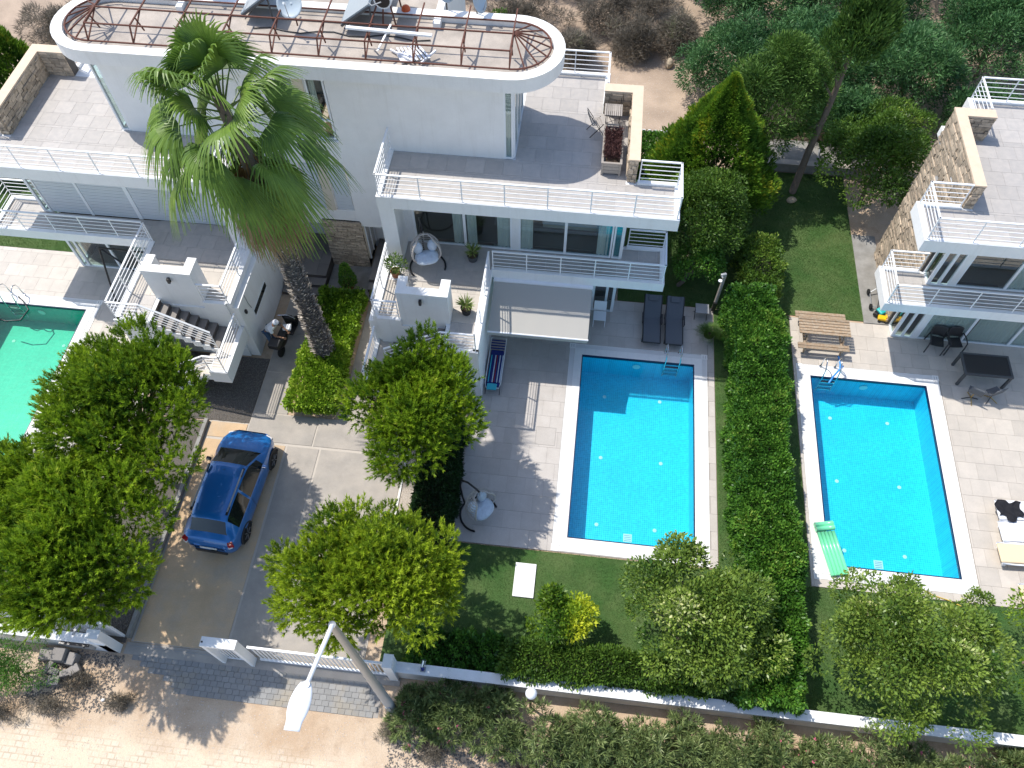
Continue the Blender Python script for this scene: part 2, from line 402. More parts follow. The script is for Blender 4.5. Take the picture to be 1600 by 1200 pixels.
def tiles(parent, x0, x1, y0, y1, z, m='tile', w_=.6, h_=.6, gap=.006, th=.012, stag=True, holes=(), name='tile'):
    """staggered tiles over a rectangle, cut round the holes"""
    x0, x1 = min(x0, x1), max(x0, x1)
    row = 0; y = y0
    while y < y1-.03:
        ye = min(y+h_, y1); x = x0-(w_/2 if (stag and row % 2) else 0)
        while x < x1-.03:
            a, b = max(x, x0), min(x+w_, x1)
            rects = [(a+gap/2, b-gap/2, y+gap/2, ye-gap/2)]
            for hx0, hx1, hy0, hy1 in holes:
                out = []
                for (p, q, r, t) in rects:
                    if q <= hx0 or p >= hx1 or t <= hy0 or r >= hy1: out.append((p, q, r, t)); continue
                    if p < hx0: out.append((p, hx0-.003, r, t))
                    if q > hx1: out.append((hx1+.003, q, r, t))
                    pp, qq = max(p, hx0), min(q, hx1)
                    if r < hy0: out.append((pp, qq, r, hy0-.003))
                    if t > hy1: out.append((pp, qq, hy1+.003, t))
                rects = out
            for (p, q, r, t) in rects:
                if q-p > .04 and t-r > .04: piece(name, m, parent, round(p, 3), round(q, 3), round(r, 3), round(t, 3), z-th, z+random.uniform(-.0008, .0008))
            x += w_
        y += h_; row += 1
def railing(parent, pts, z, h=.92, nb=5, X=lambda x: x, step=1.25, name='railing', dz=None, first=True, last=True):
    """white metal balustrade: handrail, posts, thin horizontal bars, each a sub-part"""
    P = [Vector((X(p[0]), p[1], z+(dz[i] if dz else 0))) for i, p in enumerate(pts)]
    top = MB()
    for a, b in zip(P, P[1:]):
        d = (b-a).normalized()*.02
        top.bar(a+Vector((0, 0, h))-d, b+Vector((0, 0, h))+d, .06, .035)
    hr = top.build(name, 'metal_white', parent)
    U = Vector((0, 0, 1))
    for si, (a, b) in enumerate(zip(P, P[1:])):
        L = (b-a).length; n = max(1, round(L/step))
        for k in range(nb-1):
            zz = h*(k+1)/nb
            MB().bar(a+U*zz, b+U*zz, .018, .018).build('bar', 'metal_white', hr)
        for k in range(n+1):
            if k == n and si < len(P)-2: continue
            if k == 0 and si == 0 and not first: continue
            if k == n and not last: continue
            c = a+(b-a)*(k/n)
            MB().bar(c+U*.001, c+U*(h-.02), .035, .012 if abs((b-a).x) > abs((b-a).y) else .035).build('post', 'metal_white', hr)
    return hr
_stonem = []
def cladding(parent, axis, plane, out, u0, u1, z0, z1, rowh=.085, lmin=.16, lmax=.46, limit=300, zf=None):
    """dry-stacked ledge stones on a wall: axis 'x' runs along x on plane y, axis 'y' along y on plane x; out = +-1 outward"""
    if not _stonem:
        for i in range(6):
            b = MB().box(-.5, .5, -.5, .5, -.5, .5); v = [tuple(c*(1+random.uniform(-.09, .02)) for c in p) for p in b.v]; b.v = v
            _stonem.append(b.mesh('stone', 'cladding'))
    cnt = 0; rest = MB(); off = origin(parent); z = z0; allp = []
    while z < z1-.02:
        h = min(random.uniform(rowh*.7, rowh*1.3), z1-z); u = u0-random.uniform(0, .2)
        while u < u1-.01:
            l = random.uniform(lmin, lmax); a, b = max(u, u0), min(u+l, u1); u += l
            if b-a > .03: allp.append((a, b, z, z+h))
        z += h
    random.shuffle(allp); allp.sort(key=lambda q: -(q[1]-q[0])*(q[3]-q[2]))
    for i, (a, b, c, d) in enumerate(allp):
        dep = random.uniform(.025, .075); g = .007
        sz = (b-a-g, dep, d-c-g) if axis == 'x' else (dep, b-a-g, d-c-g)
        pc = ((a+b)/2, plane+out*dep/2, (c+d)/2) if axis == 'x' else (plane+out*dep/2, (a+b)/2, (c+d)/2)
        if i < limit:
            o = bpy.data.objects.new('stone', random.choice(_stonem)); COL.objects.link(o); o.parent = parent
            o.location = Vector(pc)-off; o.scale = sz
        else: rest.obox(pc, sz)
    if rest.v: rest.build('stone_courses', 'cladding', parent, kind='stuff')

def fastmesh(name, V, k, m, parent=None, tone=None, kind=None, smooth=False):
    """V: (n*k,3) vertices, every k of them a face"""
    off = np.array(origin(parent)) if parent is not None else np.zeros(3)
    V = np.ascontiguousarray(V.reshape(-1, 3)-off, dtype=np.float32); n = len(V)//k
    me = bpy.data.meshes.new(name); me.vertices.add(len(V)); me.vertices.foreach_set('co', V.ravel())
    me.loops.add(n*k); me.loops.foreach_set('vertex_index', np.arange(n*k, dtype=np.int32))
    me.polygons.add(n); me.polygons.foreach_set('loop_start', np.arange(0, n*k, k, dtype=np.int32))
    me.polygons.foreach_set('loop_total', np.full(n, k, dtype=np.int32))
    me.update(calc_edges=True)
    if tone is not None:
        a = me.attributes.new('tone', 'FLOAT', 'FACE'); a.data.foreach_set('value', np.clip(tone, 0, 1).astype(np.float32))
    me.materials.append(MATS[m]); o = bpy.data.objects.new(name, me); COL.objects.link(o)
    if parent is not None: o.parent = parent
    if kind: o['kind'] = kind
    return o
def unit(a): return a/np.maximum(np.linalg.norm(a, axis=-1, keepdims=True), 1e-9)
def leaves(P, D, size, asp=.45, fold=.0, jit=.6, sv=.3):
    """rhombic leaves at P pointing along D with random roll; returns vertices"""
    n = len(P); d = unit(D+RNG.normal(0, jit, (n, 3))); r = unit(np.cross(d, RNG.normal(0, 1, (n, 3))))
    s = size*(1+RNG.uniform(-sv, sv, (n, 1))); 
    nn = np.cross(d, r)
    a = P; b = P+d*s*.5+r*s*asp*.5+nn*s*fold; c = P+d*s; e = P+d*s*.5-r*s*asp*.5+nn*s*fold
    return np.stack([a, b, c, e], 1)
def sphere_dirs(n): return unit(RNG.normal(0, 1, (n, 3)))

# ================================================================ SETTING
# ground sheet with openings for the three pool basins
xs = [-150, -22.1, -18.1, .5, 4.5, 8.55, 12.58, 150]
g = MB()
def sheet(mb, x0, x1, y0, y1, z): n = len(mb.v); mb.v += [(x0, y0, z), (x1, y0, z), (x1, y1, z), (x0, y1, z)]; mb.f.append((n, n+1, n+2, n+3))
sheet(g, -150, 150, -150, 9.35, -.03); sheet(g, -150, 150, 16.33, 200, -.03)
for i in (0, 2, 4, 6): sheet(g, xs[i], xs[i+1], 9.35, 16.33, -.03)
ground = structure(g.build('ground', 'dirt'))
def slab(name, x0, x1, y0, y1, z, m, th=.03, parent=None): return structure(MB().box(x0, x1, y0, y1, z-th, z).build(name, m, parent))
# lawns
slab('front_lawn', -4.6, 5.7, 4.95, 8.82, .012, 'lawn', .04); slab('side_lawn', 5.22, 7.98, 4.95, 18.9, .008, 'lawn', .036)
slab('side_lawn', 7.98, 16, 4.95, 8.62, .010, 'lawn', .038); slab('back_lawn', 1.65, 10.70, 18.95, 26.45, .006, 'lawn', .034)
slab('back_lawn', -30, -19.75, 19.0, 27, .006, 'lawn', .034)
MB().box(10.70, 11.6, 18.86, 23.2, -.03, .03).build('concrete_path', 'concrete_grey')['kind'] = 'structure'
# driveway
dr = structure(MB().box(-12.0, -5.05, 4.72, 12.72, -.06, -.012).build('driveway', 'joint'))
for (a, b, c, d, m, z) in ((-11.93, -9.17, 4.74, 11.53, 'concrete_dusty', .004), (-9.09, -8.01, 4.74, 11.53, 'concrete', .004), (-7.93, -5.09, 4.74, 11.53, 'concrete', .004),
                        (-11.93, -10.66, 11.63, 12.2, 'concrete_dusty', .006), (-10.6, -8.3, 11.63, 12.68, 'concrete', .006), (-8.24, -5.09, 11.63, 12.68, 'concrete', .006)):
    MB().box(a, b, c, d, -.01, z).build('driveway_slab', m, dr)
fp = structure(MB().box(-10.62, -9.42, 12.72, 17.7, -.03, -.004).build('footpath', 'joint'))
for k in range(3): MB().box(-10.6, -9.43, 12.74+k*1.66, 12.74+(k+1)*1.66-.03, -.005, .006).build('path_slab', 'concrete', fp)
fp2 = structure(MB().box(-7.60, -6.62, 12.72, 17.7, -.03, -.004).build('footpath', 'joint'))
for k in range(3): MB().box(-7.59, -6.63, 12.74+k*1.66, 12.74+(k+1)*1.66-.03, -.005, .006).build('path_slab', 'concrete', fp2)
slab('gravel_bed', -14.4, -10.64, 12.25, 14.9, .004, 'gravel_dark'); slab('gravel_bed', -18, -12.16, 4.66, 12.2, .002, 'gravel_dark')
slab('gravel_strip', -5.03, -3.1, 7.5, 12.6, .010, 'gravel_pale')
MB().box(-12.14, -12.02, 4.8, 12.2, -.05, .16).build('kerb', 'concrete_grey')['kind'] = 'structure'
MB().box(-5.045, -4.985, 7.5, 12.6, -.03, .05).build('kerb', 'white_stone')['kind'] = 'structure'
slab('gate_threshold', -12.1, -3.9, 4.36, 4.70, -.004, 'concrete')
sd = MB()
for k in range(60): sd.box(-12.05+k*.066, -12.05+k*.066+.03, 4.60, 4.66, -.003, .004)
structure(MB().box(-12, -4.1, 4.585, 4.60, -.003, .006).build('gate_track', 'galv'))
# block paving in front of the gate: interlocking double blocks, two to an L
pv = structure(MB().box(-10.2, -4.35, 3.46, 4.35, -.05, -.024).build('block_paving', 'grout'))
bx, by = .20, .155
for j in range(6):
    for i in range(39):
        x = -11.9+i*bx+(bx/2 if j % 2 else 0)*1.0; y = 3.44+j*by
        if x+bx > -4.38 or (x < -10.3 and y < 4.2-(x+11.95)*.42) : continue
        if j == 0 and -10.3 < x < -9.9: continue
        s = .035 if (i+j) % 2 else -.0
        o = piece('paving_block', 'paver', pv, round(x+.004, 3), round(x+bx-.004, 3), round(y+.004, 3), round(y+by-.004, 3), -.03, .0+random.uniform(-.004, .004))
        if (i+j) % 2: o.rotation_euler[2] = .02
# boundary walls along the road
def wall_thing(label, x0, x1, y0, y1, z1, cap=True, group='white boundary walls along the road'):
    t = thing('boundary_wall', label, 'wall', ((x0+x1)/2, y0, -.02), group)
    MB().box(x0, x1, y0, y1, -.02, z1-.05).build('wall', 'render', t)
    MB().box(x0-.001, x1+.001, y0-.025, y1+.025, z1-.05, z1).build('coping', 'render', t)
    return t
wall_thing('low white wall with a spotlight on top behind the oleanders', -4.05, 16, 4.60, 4.84, .82)
wall_thing('low white wall left of the driveway under the big pine, with a meter box', -26, -12.25, 4.36, 4.58, .92)
t = thing('meter_box', 'grey metal meter box let into the white wall left of the drive', 'meter box', (-13.2, 4.30, .3))
MB().box(-13.6, -12.75, 4.29, 4.355, .35, .80).build('box_door', 'galv', t); MB().box(-13.62, -12.73, 4.26, 4.356, .80, .83).build('rain_lip', 'black_metal', t)
MB().box(-13.0, -12.97, 4.27, 4.29, .55, .6).build('lock', 'black_metal', t)
# gate pillars
def pillar(label, x0, x1, y0, y1, h):
    t = thing('gate_pillar', label, 'gate pillar', ((x0+x1)/2, y0, 0), 'white pillars beside the sliding gate')
    MB().box(x0, x1, y0, y1, -.02, h).build('shaft', 'render', t); MB().box(x0-.01, x1+.01, y0-.01, y1+.01, h, h+.035).build('cap', 'render', t); return t
# pedestrian gate frame: two fins under one cap
t = thing('gate_portal', 'white box-shaped portal with two fins and a small slatted gate in it', 'gate portal', (-8.65, 4.4, 0))
MB().box(-9.12, -9.02, 4.42, 4.66, 0, 1.9).build('fin', 'render', t); MB().box(-8.26, -8.16, 4.42, 4.66, 0, 1.9).build('fin', 'render', t)
MB().box(-9.13, -8.15, 4.41, 4.67, 1.9, 2.02).build('lintel', 'render', t)
MB().box(-9.1, -9.06, 4.5, 4.54, 2.02, 2.05).build('bolt', 'black_metal', t)
t = thing('pedestrian_gate', 'small white slatted metal gate closed inside the box portal', 'gate', (-8.65, 4.5, 0))
for z in (.08, 1.75): MB().box(-9.01, -8.27, 4.55, 4.58, z, z+.05).build('rail', 'metal_white', t)
for k in range(7): MB().box(-8.98+k*.105, -8.95+k*.105, 4.556, 4.574, .13, 1.75).build('bar', 'metal_white', t)
# sliding gate, closed part behind the lamp post
t = thing('sliding_gate', 'long white sliding gate with upright bars under the lower pine', 'gate', (-6.1, 4.62, 0))
MB().box(-8.02, -4.15, 4.60, 4.66, 1.42, 1.52).build('top_rail', 'metal_white', t); MB().box(-8.02, -4.15, 4.60, 4.66, .05, .17).build('bottom_rail', 'metal_white', t)
for k in range(31): MB().box(-7.95+k*.125, -7.92+k*.125, 4.615, 4.645, .17, 1.42).build('bar', 'metal_white', t)
pillar('white gate pillar hidden under the lower pine beside the lamp post', -4.2, -3.95, 4.5, 4.85, 1.6)
# left part: gate leaf parked behind the left wall
t = thing('gate_leaf', 'white gate leaf with black gaps parked behind the wall left of the drive', 'gate', (-13.5, 4.85, 0))
MB().box(-15.6, -12.2, 4.80, 4.86, 1.40, 1.46).build('top_rail', 'metal_white', t); MB().box(-15.6, -12.2, 4.80, 4.86, .05, .15).build('bottom_rail', 'metal_white', t)
for k in range(24): MB().box(-15.55+k*.145, -15.49+k*.145, 4.81, 4.85, .15, 1.40).build('slat', 'metal_white', t)
MB().box(-12.56, -12.2, 4.795, 4.865, .15, 1.40).build('end_panel', 'metal_white', t)
for x in (-14.1, -13.1): MB().box(x, x+.07, 4.45, 4.95, 1.2, 1.24).build('guide_arm', 'galv', t)
pillar('white pillar fin at the right end of the left wall', -12.55, -12.2, 4.36, 4.60, 1.5)

# ---------------------------------------------------------------- pools
def pool(X, label, wm, mm, green=False):
    x0, x1 = sorted((X(.5), X(4.5))); y0, y1 = 9.35, 16.33; zb = -1.12
    t = thing('swimming_pool', label, 'swimming pool', ((x0+x1)/2, (y0+y1)/2, -.05))
    b = MB(); 
    sheet(b, x0, x1, y0, y1, zb)
    n = len(b.v); b.v += [(x0, y0, zb), (x1, y0, zb), (x1, y1, zb), (x0, y1, zb), (x0, y0, -.0), (x1, y0, -.0), (x1, y1, -.0), (x0, y1, -.0)]
    b.f += [(n, n+1, n+5, n+4), (n+1, n+2, n+6, n+5), (n+2, n+3, n+7, n+6), (n+3, n, n+4, n+7)]
    b.build('basin', mm, t)
    sp = [(x0, y0), (x1, y0), (x1, y1), (x0, y1)]
    ins = lambda d: [(x0+d, y0+d), (x1-d, y0+d), (x1-d, y1-d), (x0+d, y1-d)]
    MB().ringband(ins(0), ins(.035), -.09, .010).build('edge_band', 'band_blue', t)
    wv = MB(); sheet(wv, x0+.035, x1-.035, y0+.035, y1-.035, -.045); wv.build('water', wm, t)
    # coping of square white stones, grate of short bars outside it
    for k in range(12):
        a = x0-.28+k*(x1-x0+.56)/12; bb = x0-.28+(k+1)*(x1-x0+.56)/12
        piece('coping_stone', 'white_stone', t, round(a+.002, 3), round(bb-.002, 3), y1, y1+.28, -.03, .012); piece('coping_stone', 'white_stone', t, round(a+.002, 3), round(bb-.002, 3), y0-.28, y0, -.03, .012)
    for k in range(20):
        a = y0+k*(y1-y0)/20; bb = y0+(k+1)*(y1-y0)/20
        piece('coping_stone', 'white_stone', t, x0-.28, x0, round(a+.002, 3), round(bb-.002, 3), -.03, .012); piece('coping_stone', 'white_stone', t, x1, x1+.28, round(a+.002, 3), round(bb-.002, 3), -.03, .012)
    o = lambda d: [(x0-d, y0-d), (x1+d, y0-d), (x1+d, y1+d), (x0-d, y1+d)]
    MB().ringband(o(.43), o(.283), -.03, -.004).build('gutter', 'mosaic_white', t)
    MB().ringband(o(.455), o(.43), -.03, .010).build('gutter_edge', 'white_stone', t)
    gr = MB()
    yy = y0-.4
    while yy < y1+.4: gr.box(x0-.42, x0-.30, yy, yy+.032, -.004, .006); gr.box(x1+.30, x1+.42, yy, yy+.032, -.004, .006); yy += .052
    xx = x0-.28
    while xx < x1+.28: gr.box(xx, xx+.032, y0-.42, y0-.30, -.004, .006); gr.box(xx, xx+.032, y1+.30, y1+.42, -.004, .006); xx += .052
    gr.build('overflow_grate', 'mosaic_white', t, kind='stuff')
    for cx, cy in ((x0-.36, y1+.36), (x1+.36, y1+.36), (x0-.36, y0-.36)):
        s = MB().box(cx-.11, cx+.11, cy-.11, cy+.11, .007, .014).build('skimmer_lid', 'white_stone', t)
        for q in (-.05, .03): MB().box(cx+q, cx+q+.015, cy-.06, cy+.06, .014, .018).build('finger_slot', 'galv', s)
    # inlets and drain on the floor, lamp in the far wall
    for fx, fy in ((.24, .93), (.74, .93), (.24, .5), (.76, .5), (.24, .07), (.72, .07)):
        MB().lathe([(.065, 0), (.065, .012), (.02, .02)], (x0+fx*(x1-x0), y0+.6+fy*(y1-y0-1.2), zb), 12).build('inlet', 'white_stone', t)
    d = MB().box((x0+x1)/2-.14, (x0+x1)/2+.14, y0+.5, y0+.78, zb, zb+.015).build('floor_drain', 'white_stone', t)
    for q in range(4): MB().box((x0+x1)/2-.11, (x0+x1)/2+.11, y0+.53+q*.06, y0+.555+q*.06, zb+.015, zb+.018).build('drain_slot', 'galv', d)
    l = MB(); 
    for k in range(16):
        a = 2*math.pi*k/16; l.v.append(((x0+x1)/2+.14*math.cos(a), y1-.02, -.45+.14*math.sin(a)))
    l.f.append(tuple(range(16))); l.build('pool_lamp', 'white_stone', t)
    return t
I = lambda x: x
XL = lambda x: -17.6-x
XR = lambda x: 13.08-x
pool(I, 'rectangular blue mosaic pool in the middle garden', 'water_blue', 'mosaic_blue')
pool(lambda x: 13.06-x, 'rectangular bright blue pool right of the long hedge', 'water_blue', 'mosaic_blue')
pool(XL, 'green-water pool cut by the left edge of the photo', 'water_green', 'mosaic_green')
def ladder(loc, label, rz=0.0):
    t = thing('pool_ladder', label, 'pool ladder', loc, 'chrome ladders at the far pool edges', rz)
    for s in (-.25, .25):
        pts = [(s, .42, .0), (s, .42, .45), (s, .38, .62), (s, .26, .72), (s, .12, .68), (s, -.04, .5), (s, -.09, .2), (s, -.09, -.75)]
        MB().tube(pts, .021, 10).build('rail', 'chrome', t, True, True)
        MB().lathe([(.05, 0), (.05, .015), (.02, .02)], (s, .42, .012), 12).build('flange', 'chrome', t, local=True)
    for k in range(3): MB().box(-.25, .25, -.14, -.05, -.18-k*.22, -.155-k*.22).build('step', 'chrome', t, local=True)
    return t
ld = ladder((3.72, 16.33, 0), 'chrome ladder in the middle pool near the grey loungers')
dup(ld, (9.2, 16.33, 0), 0, 'chrome ladder in the right pool with a blue hose through it')
dup(ld, (-21.0, 16.33, 0), 0, 'chrome ladder at the far edge of the green pool')

# ---------------------------------------------------------------- terraces round the pools
def deck(name, x0, x1, y0, y1, holes, m, z=.008):
    s = MB(); ys = sorted({y0, y1}|{h[2] for h in holes}|{h[3] for h in holes})
    for a, b in zip(ys, ys[1:]):
        segs = [(x0, x1)]
        for h in holes:
            if h[2] < b and h[3] > a:
                segs = [q for s0, s1 in segs for q in ((s0, min(s1, h[0])), (max(s0, h[1]), s1)) if q[1]-q[0] > .01]
        for p, q in segs: s.box(p, q, a, b, -.05, -.006)
    o = structure(s.build(name, 'grout')); return o
d1 = deck('pool_terrace', -3.1, 5.2, 8.86, 18.9, [(.045, 4.955, 8.895, 16.785)], 'tile_pool')
tiles(d1, -3.1, 5.2, 8.86, 18.9, .008, 'tile_pool', holes=[(.04, 4.96, 8.89, 16.79)])
d2 = deck('pool_terrace', 8.0, 17.5, 8.64, 18.86, [(8.1, 13.04, 8.895, 16.785)], 'tile_cream')
tiles(d2, 8.0, 17.5, 8.64, 18.86, .008, 'tile_cream', holes=[(8.1, 13.04, 8.89, 16.79)])
d3 = deck('pool_terrace', -25.0, -14.6, 8.0, 18.98, [(-22.56, -17.64, 8.895, 16.785)], 'tile_cream')
tiles(d3, -25.0, -14.6, 8.0, 18.98, .008, 'tile_cream', holes=[(-22.57, -17.63, 8.89, 16.79)])
# hatch lines in the middle terrace
h = thing('floor_hatch', 'square tiled floor hatch outlined in the paving left of the middle pool', 'floor hatch', (-.5, 12.9, .008))
MB().box(-.82, -.18, 12.55, 13.2, .0085, .010).build('lid', 'tile_pool', h)
MB().ringband([(-.84, 12.53), (-.16, 12.53), (-.16, 13.22), (-.84, 13.22)], [(-.82, 12.55), (-.18, 12.55), (-.18, 13.2), (-.82, 13.2)], .0085, .012).build('rim', 'grout', h)

# ================================================================ HOUSES
def W(root, m, *boxes, name='wall'):
    b = MB()
    for q in boxes: b.box(*q)
    return b.build(name, m, root)
def glazing(root, X, x0, x1, y, z0, z1, panes, curtain=(), post=.09, face='y', fm='frame_white'):
    """a window: frame with posts, one pane each; curtains hang behind"""
    f = MB(); fw = .06
    a, b = sorted((X(x0), X(x1))) if face == 'y' else (x0, x1)
    def fb(u0, u1, w0, w1, dz0=0, dz1=.07):
        if face == 'y': f.box(u0, u1, y-.0+dz0, y+dz1, w0, w1)
        else: f.box(X(y)-.035, X(y)+.035, u0, u1, w0, w1)
    fb(a, b, z0, z0+fw); fb(a, b, z1-fw, z1)
    n = panes if isinstance(panes, int) else len(panes)-1
    cuts = [a+(b-a)*k/n for k in range(n+1)] if isinstance(panes, int) else sorted(([X(p) for p in panes] if face == 'y' else list(panes)))
    for i, c in enumerate(cuts):
        w_ = fw if i in (0, n) else post
        u0 = c if i == 0 else (c-w_ if i == n else c-w_/2); fb(u0, u0+w_, z0+fw, z1-fw)
    fo = f.build('window', fm, root)
    for i in range(n):
        u0, u1 = cuts[i]+.05, cuts[i+1]-.05
        if face == 'y': MB().box(u0, u1, y+.03, y+.036, z0+fw, z1-fw).build('pane', 'glass', fo)
        else: MB().box(X(y)-.003, X(y)+.003, u0, u1, z0+fw, z1-fw).build('pane', 'glass_clear', fo)
    for (c0, c1, cm) in curtain:
        c0, c1 = (X(c0), X(c1)) if face == 'y' else (c0, c1)
        c0, c1 = sorted((c0, c1)); L = c1-c0; nf = max(6, int(L/.035))
        c = MB().grid(lambda u, v: (c0+u*L, y+.09+.025*math.sin(u*L/.13*2*math.pi)+.01*math.sin(u*37), z0+.05+v*(z1-z0-.1)), nf, 1)
        c.build('curtain', cm, root, smooth=True)
    return fo
def shutter(root, X, x0, x1, y, z0, z1):
    a, b = sorted((X(x0), X(x1))); f = MB(); sh = MB().box(a, b, y, y+.03, z1-.02, z1).build('roller_shutter', 'shutter', root)
    n = int((z1-z0)/.075)
    for k in range(n):
        zz = z0+k*(z1-z0)/n; MB().box(a+.01, b-.01, y+.004*(k % 2), y+.025, zz+.006, zz+(z1-z0)/n-.004).build('slat', 'shutter', sh)
    return sh
def house_half(root, X, side, stairs=True):
    w = lambda *bx, name='wall', m='render': W(root, m, *[(X(q[0]), X(q[1]), *q[2:]) for q in bx], name=name)
    mid = side == 'M'
    # floors
    w((-6.35, 1.60, 17.45, 22.6, 5.66, 5.985), (1.60, 2.95, 17.45, 18.95, 5.66, 5.985), (-2.5, .53, 22.6, 24.0, 5.66, 5.985), name='upper_terrace_slab')
    w((-6.36, 2.96, 17.36, 17.50, 5.60, 6.07), (2.80, 2.96, 17.50, 18.8, 5.60, 6.07), (1.64, 2.96, 18.8, 18.96, 5.60, 6.07), (-6.36, -6.20, 17.5, 19.5, 5.60, 6.07), name='terrace_kerb')
    w((.39, .55, 22.42, 23.86, 5.6, 6.07), (-3.0, .55, 23.86, 24.02, 5.6, 6.07), name='terrace_kerb')
    # side stone wall x 1.30-1.60
    ws = w((1.33, 1.57, 18.92, 22.35, 0, 6.86), (.40, 1.33, 22.02, 22.35, 5.99, 6.86), name='stone_wall', m='cladding_dark')
    w((1.29, 1.63, 18.88, 22.37, 6.86, 6.92), (.38, 1.29, 21.99, 22.37, 6.86, 6.92), name='wall_coping', m='sandstone')
    s = 1 if X(1) > X(0) else -1
    if side == 'R': cladding(ws, 'y', X(1.57), s, 18.92, 22.35, 0, 6.86, .10, .2, .5, 300); cladding(ws, 'y', X(1.33), -s, 18.92, 22.02, 6.0, 6.86, .1, .18, .45, 60)
    else: cladding(ws, 'y', X(1.33), -s, 18.92, 22.02, 6.0, 6.86, .10, .2, .45, 120)
    xa, xb = sorted((X(.40), X(1.30))); cladding(ws, 'x', 22.02, -1, xa, xb, 6.0, 6.86, .10, .2, .45, 60)
    xa, xb = sorted((X(1.31), X(1.59))); cladding(ws, 'x', 18.92, -1, xa, xb, 6.0, 6.86, .10, .1, .28, 40)
    # balcony
    w((-2.85, 2.95, 17.45, 18.35, 2.70, 2.985), (1.45, 2.95, 18.35, 18.95, 2.70, 2.985), name='balcony_slab')
    w((-2.85, 2.96, 17.36, 17.50, 2.66, 3.05), (2.80, 2.96, 17.50, 18.8, 2.66, 3.05), (1.64, 2.96, 18.8, 18.96, 2.66, 3.05), name='balcony_kerb')
    # glazed fronts, interiors
    gl0 = [-2.75, -1.9, -.6, .7, 1.18] if mid else [-2.75, -1.5, -.1, 1.18]
    if mid:
        glazing(root, X, -5.58, -2.25, 18.35, 3.0, 5.62, [-5.58, -3.85, -2.25], [(-4.25, -3.93, 'curtain'), (-3.77, -3.45, 'curtain'), (-2.75, -2.3, 'curtain')])
        glazing(root, X, -2.02, 1.12, 18.35, 3.0, 5.62, [-2.02, -.45, 1.12], [(-2.0, -1.55, 'curtain'), (.62, 1.1, 'curtain'), (.9, 1.08, 'curtain_teal')])
        glazing(root, X, 1.14, 1.45, 18.35, 3.0, 5.62, 1, [(1.18, 1.42, 'curtain_teal')])
        w((-2.25, -2.02, 18.35, 18.55, 3.0, 5.64), (-5.86, -5.58, 18.35, 18.55, 3.0, 5.64))
    elif side == 'R':
        glazing(root, X, -6, .62, 18.35, 3.0, 5.62, [-5.9, -4.3, -2.7, -1.0, .62], [(-2.6, -1.05, 'curtain'), (-5.8, -2.8, 'curtain')])
        glazing(root, X, .78, 1.45, 18.35, 3.0, 5.62, [.78, 1.12, 1.45])
        w((.62, .78, 18.35, 18.5, 3.0, 5.64))
    else:
        for a, b in ((-5.0, -3.85), (-3.75, -2.2), (-2.05, -.4), (-.3, 1.15)): shutter(root, X, a, b, 18.36, 3.02, 5.6)
        w((-3.85, -3.75, 18.35, 18.5, 3.0, 5.64), (-2.2, -2.05, 18.35, 18.5, 3.0, 5.64), (-.4, -.3, 18.35, 18.5, 3.0, 5.64), (-6.35, -5.0, 18.35, 18.5, 3.0, 5.64), name='window_post', m='frame_white')
        glazing(root, X, 1.16, 1.45, 18.35, 3.0, 5.62, 1)
    glazing(root, X, 18.36, 18.9, 1.46, 3.0, 5.62, 1, face='x'); glazing(root, X, 18.36, 18.9, 1.46, 0.02, 2.68, 1, face='x')
    cur = [(-2.6, -1.0, 'curtain')] if side == 'L' else ([(-1.0, .6, 'curtain'), (-3.6, -1.1, 'curtain'), (-6, -3.7, 'curtain')] if side == 'R' else [(-2.4, -1.9, 'curtain')])
    if side == 'R': glazing(root, X, -6, .62, 18.35, .02, 2.68, [-5.9, -4.2, -2.6, -.95, .62], cur); glazing(root, X, .78, 1.45, 18.35, .02, 2.68, [.78, 1.12, 1.45]); w((.62, .78, 18.35, 18.5, 0, 2.7))
    else: glazing(root, X, -2.85, 1.45, 18.35, .02, 2.68, gl0+[1.45], cur)
    for z in (0, 3):
        w((-6.1, 1.30, 18.6, 22.3, z-.02, z+.015), name='room_floor', m='floor_in')
        w((-6.1, 1.32, 21.6, 21.7, z, z+2.68), (-2.95 if z == 0 else -6.1, -2.85 if z == 0 else -6.0, 18.5, 21.6, z, z+2.68), name='room_wall', m='wall_in')
    # left fin, soffit wall over the stair terrace, central return
    if side != 'R':
        w((-6.35, -5.86, 17.40, 19.5, 3.0, 5.66), name='fin')
        w((-6.60, -2.86, 15.02, 18.34, 0, 2.80), name='ground_floor_block')
        w((-6.60, -6.35, 18.34, 20.6, 0, 2.80), name='entrance_side_wall')
        # central wall and storey above
        w((-8.8, -6.35, 19.5, 19.72, 2.3, 3.06), (-8.8, -8.65, 19.5, 19.72, 3.06, 8.66), (-8.0, -6.35, 19.5, 19.72, 3.06, 8.66), (-8.65, -8.0, 19.5, 19.72, 5.18, 6.24), (-6.35, -2.61, 19.5, 19.72, 6.0, 8.66), name='front_wall')
        shutter(root, X, -8.62, -8.02, 19.52, 3.08, 5.16)
        f = glazing(root, X, -8.64, -8.03, 19.51, 6.26, 8.62, 1, [(-8.55, -8.35, 'curtain')])
        MB().box(X(-8.62), X(-8.05), 19.50, 19.57, 6.98, 7.04).build('transom', 'frame_white', f)
        w((-8.68, -7.98, 19.42, 19.5, 6.18, 6.245), name='window_sill')
        # glazed corner and side of the top storey
        if side == 'M':
            glazing(root, X, -2.61, -2.32, 19.5, 6.02, 8.62, 1, [(-2.55, -2.38, 'curtain')])
        else:
            f = glazing(root, X, -2.61, -2.30, 19.5, 6.02, 8.62, 1)
        glazing(root, X, 19.57, 22.0, -2.30, 6.02, 8.62, [19.57, 20.4, 21.2, 22.0], face='x')
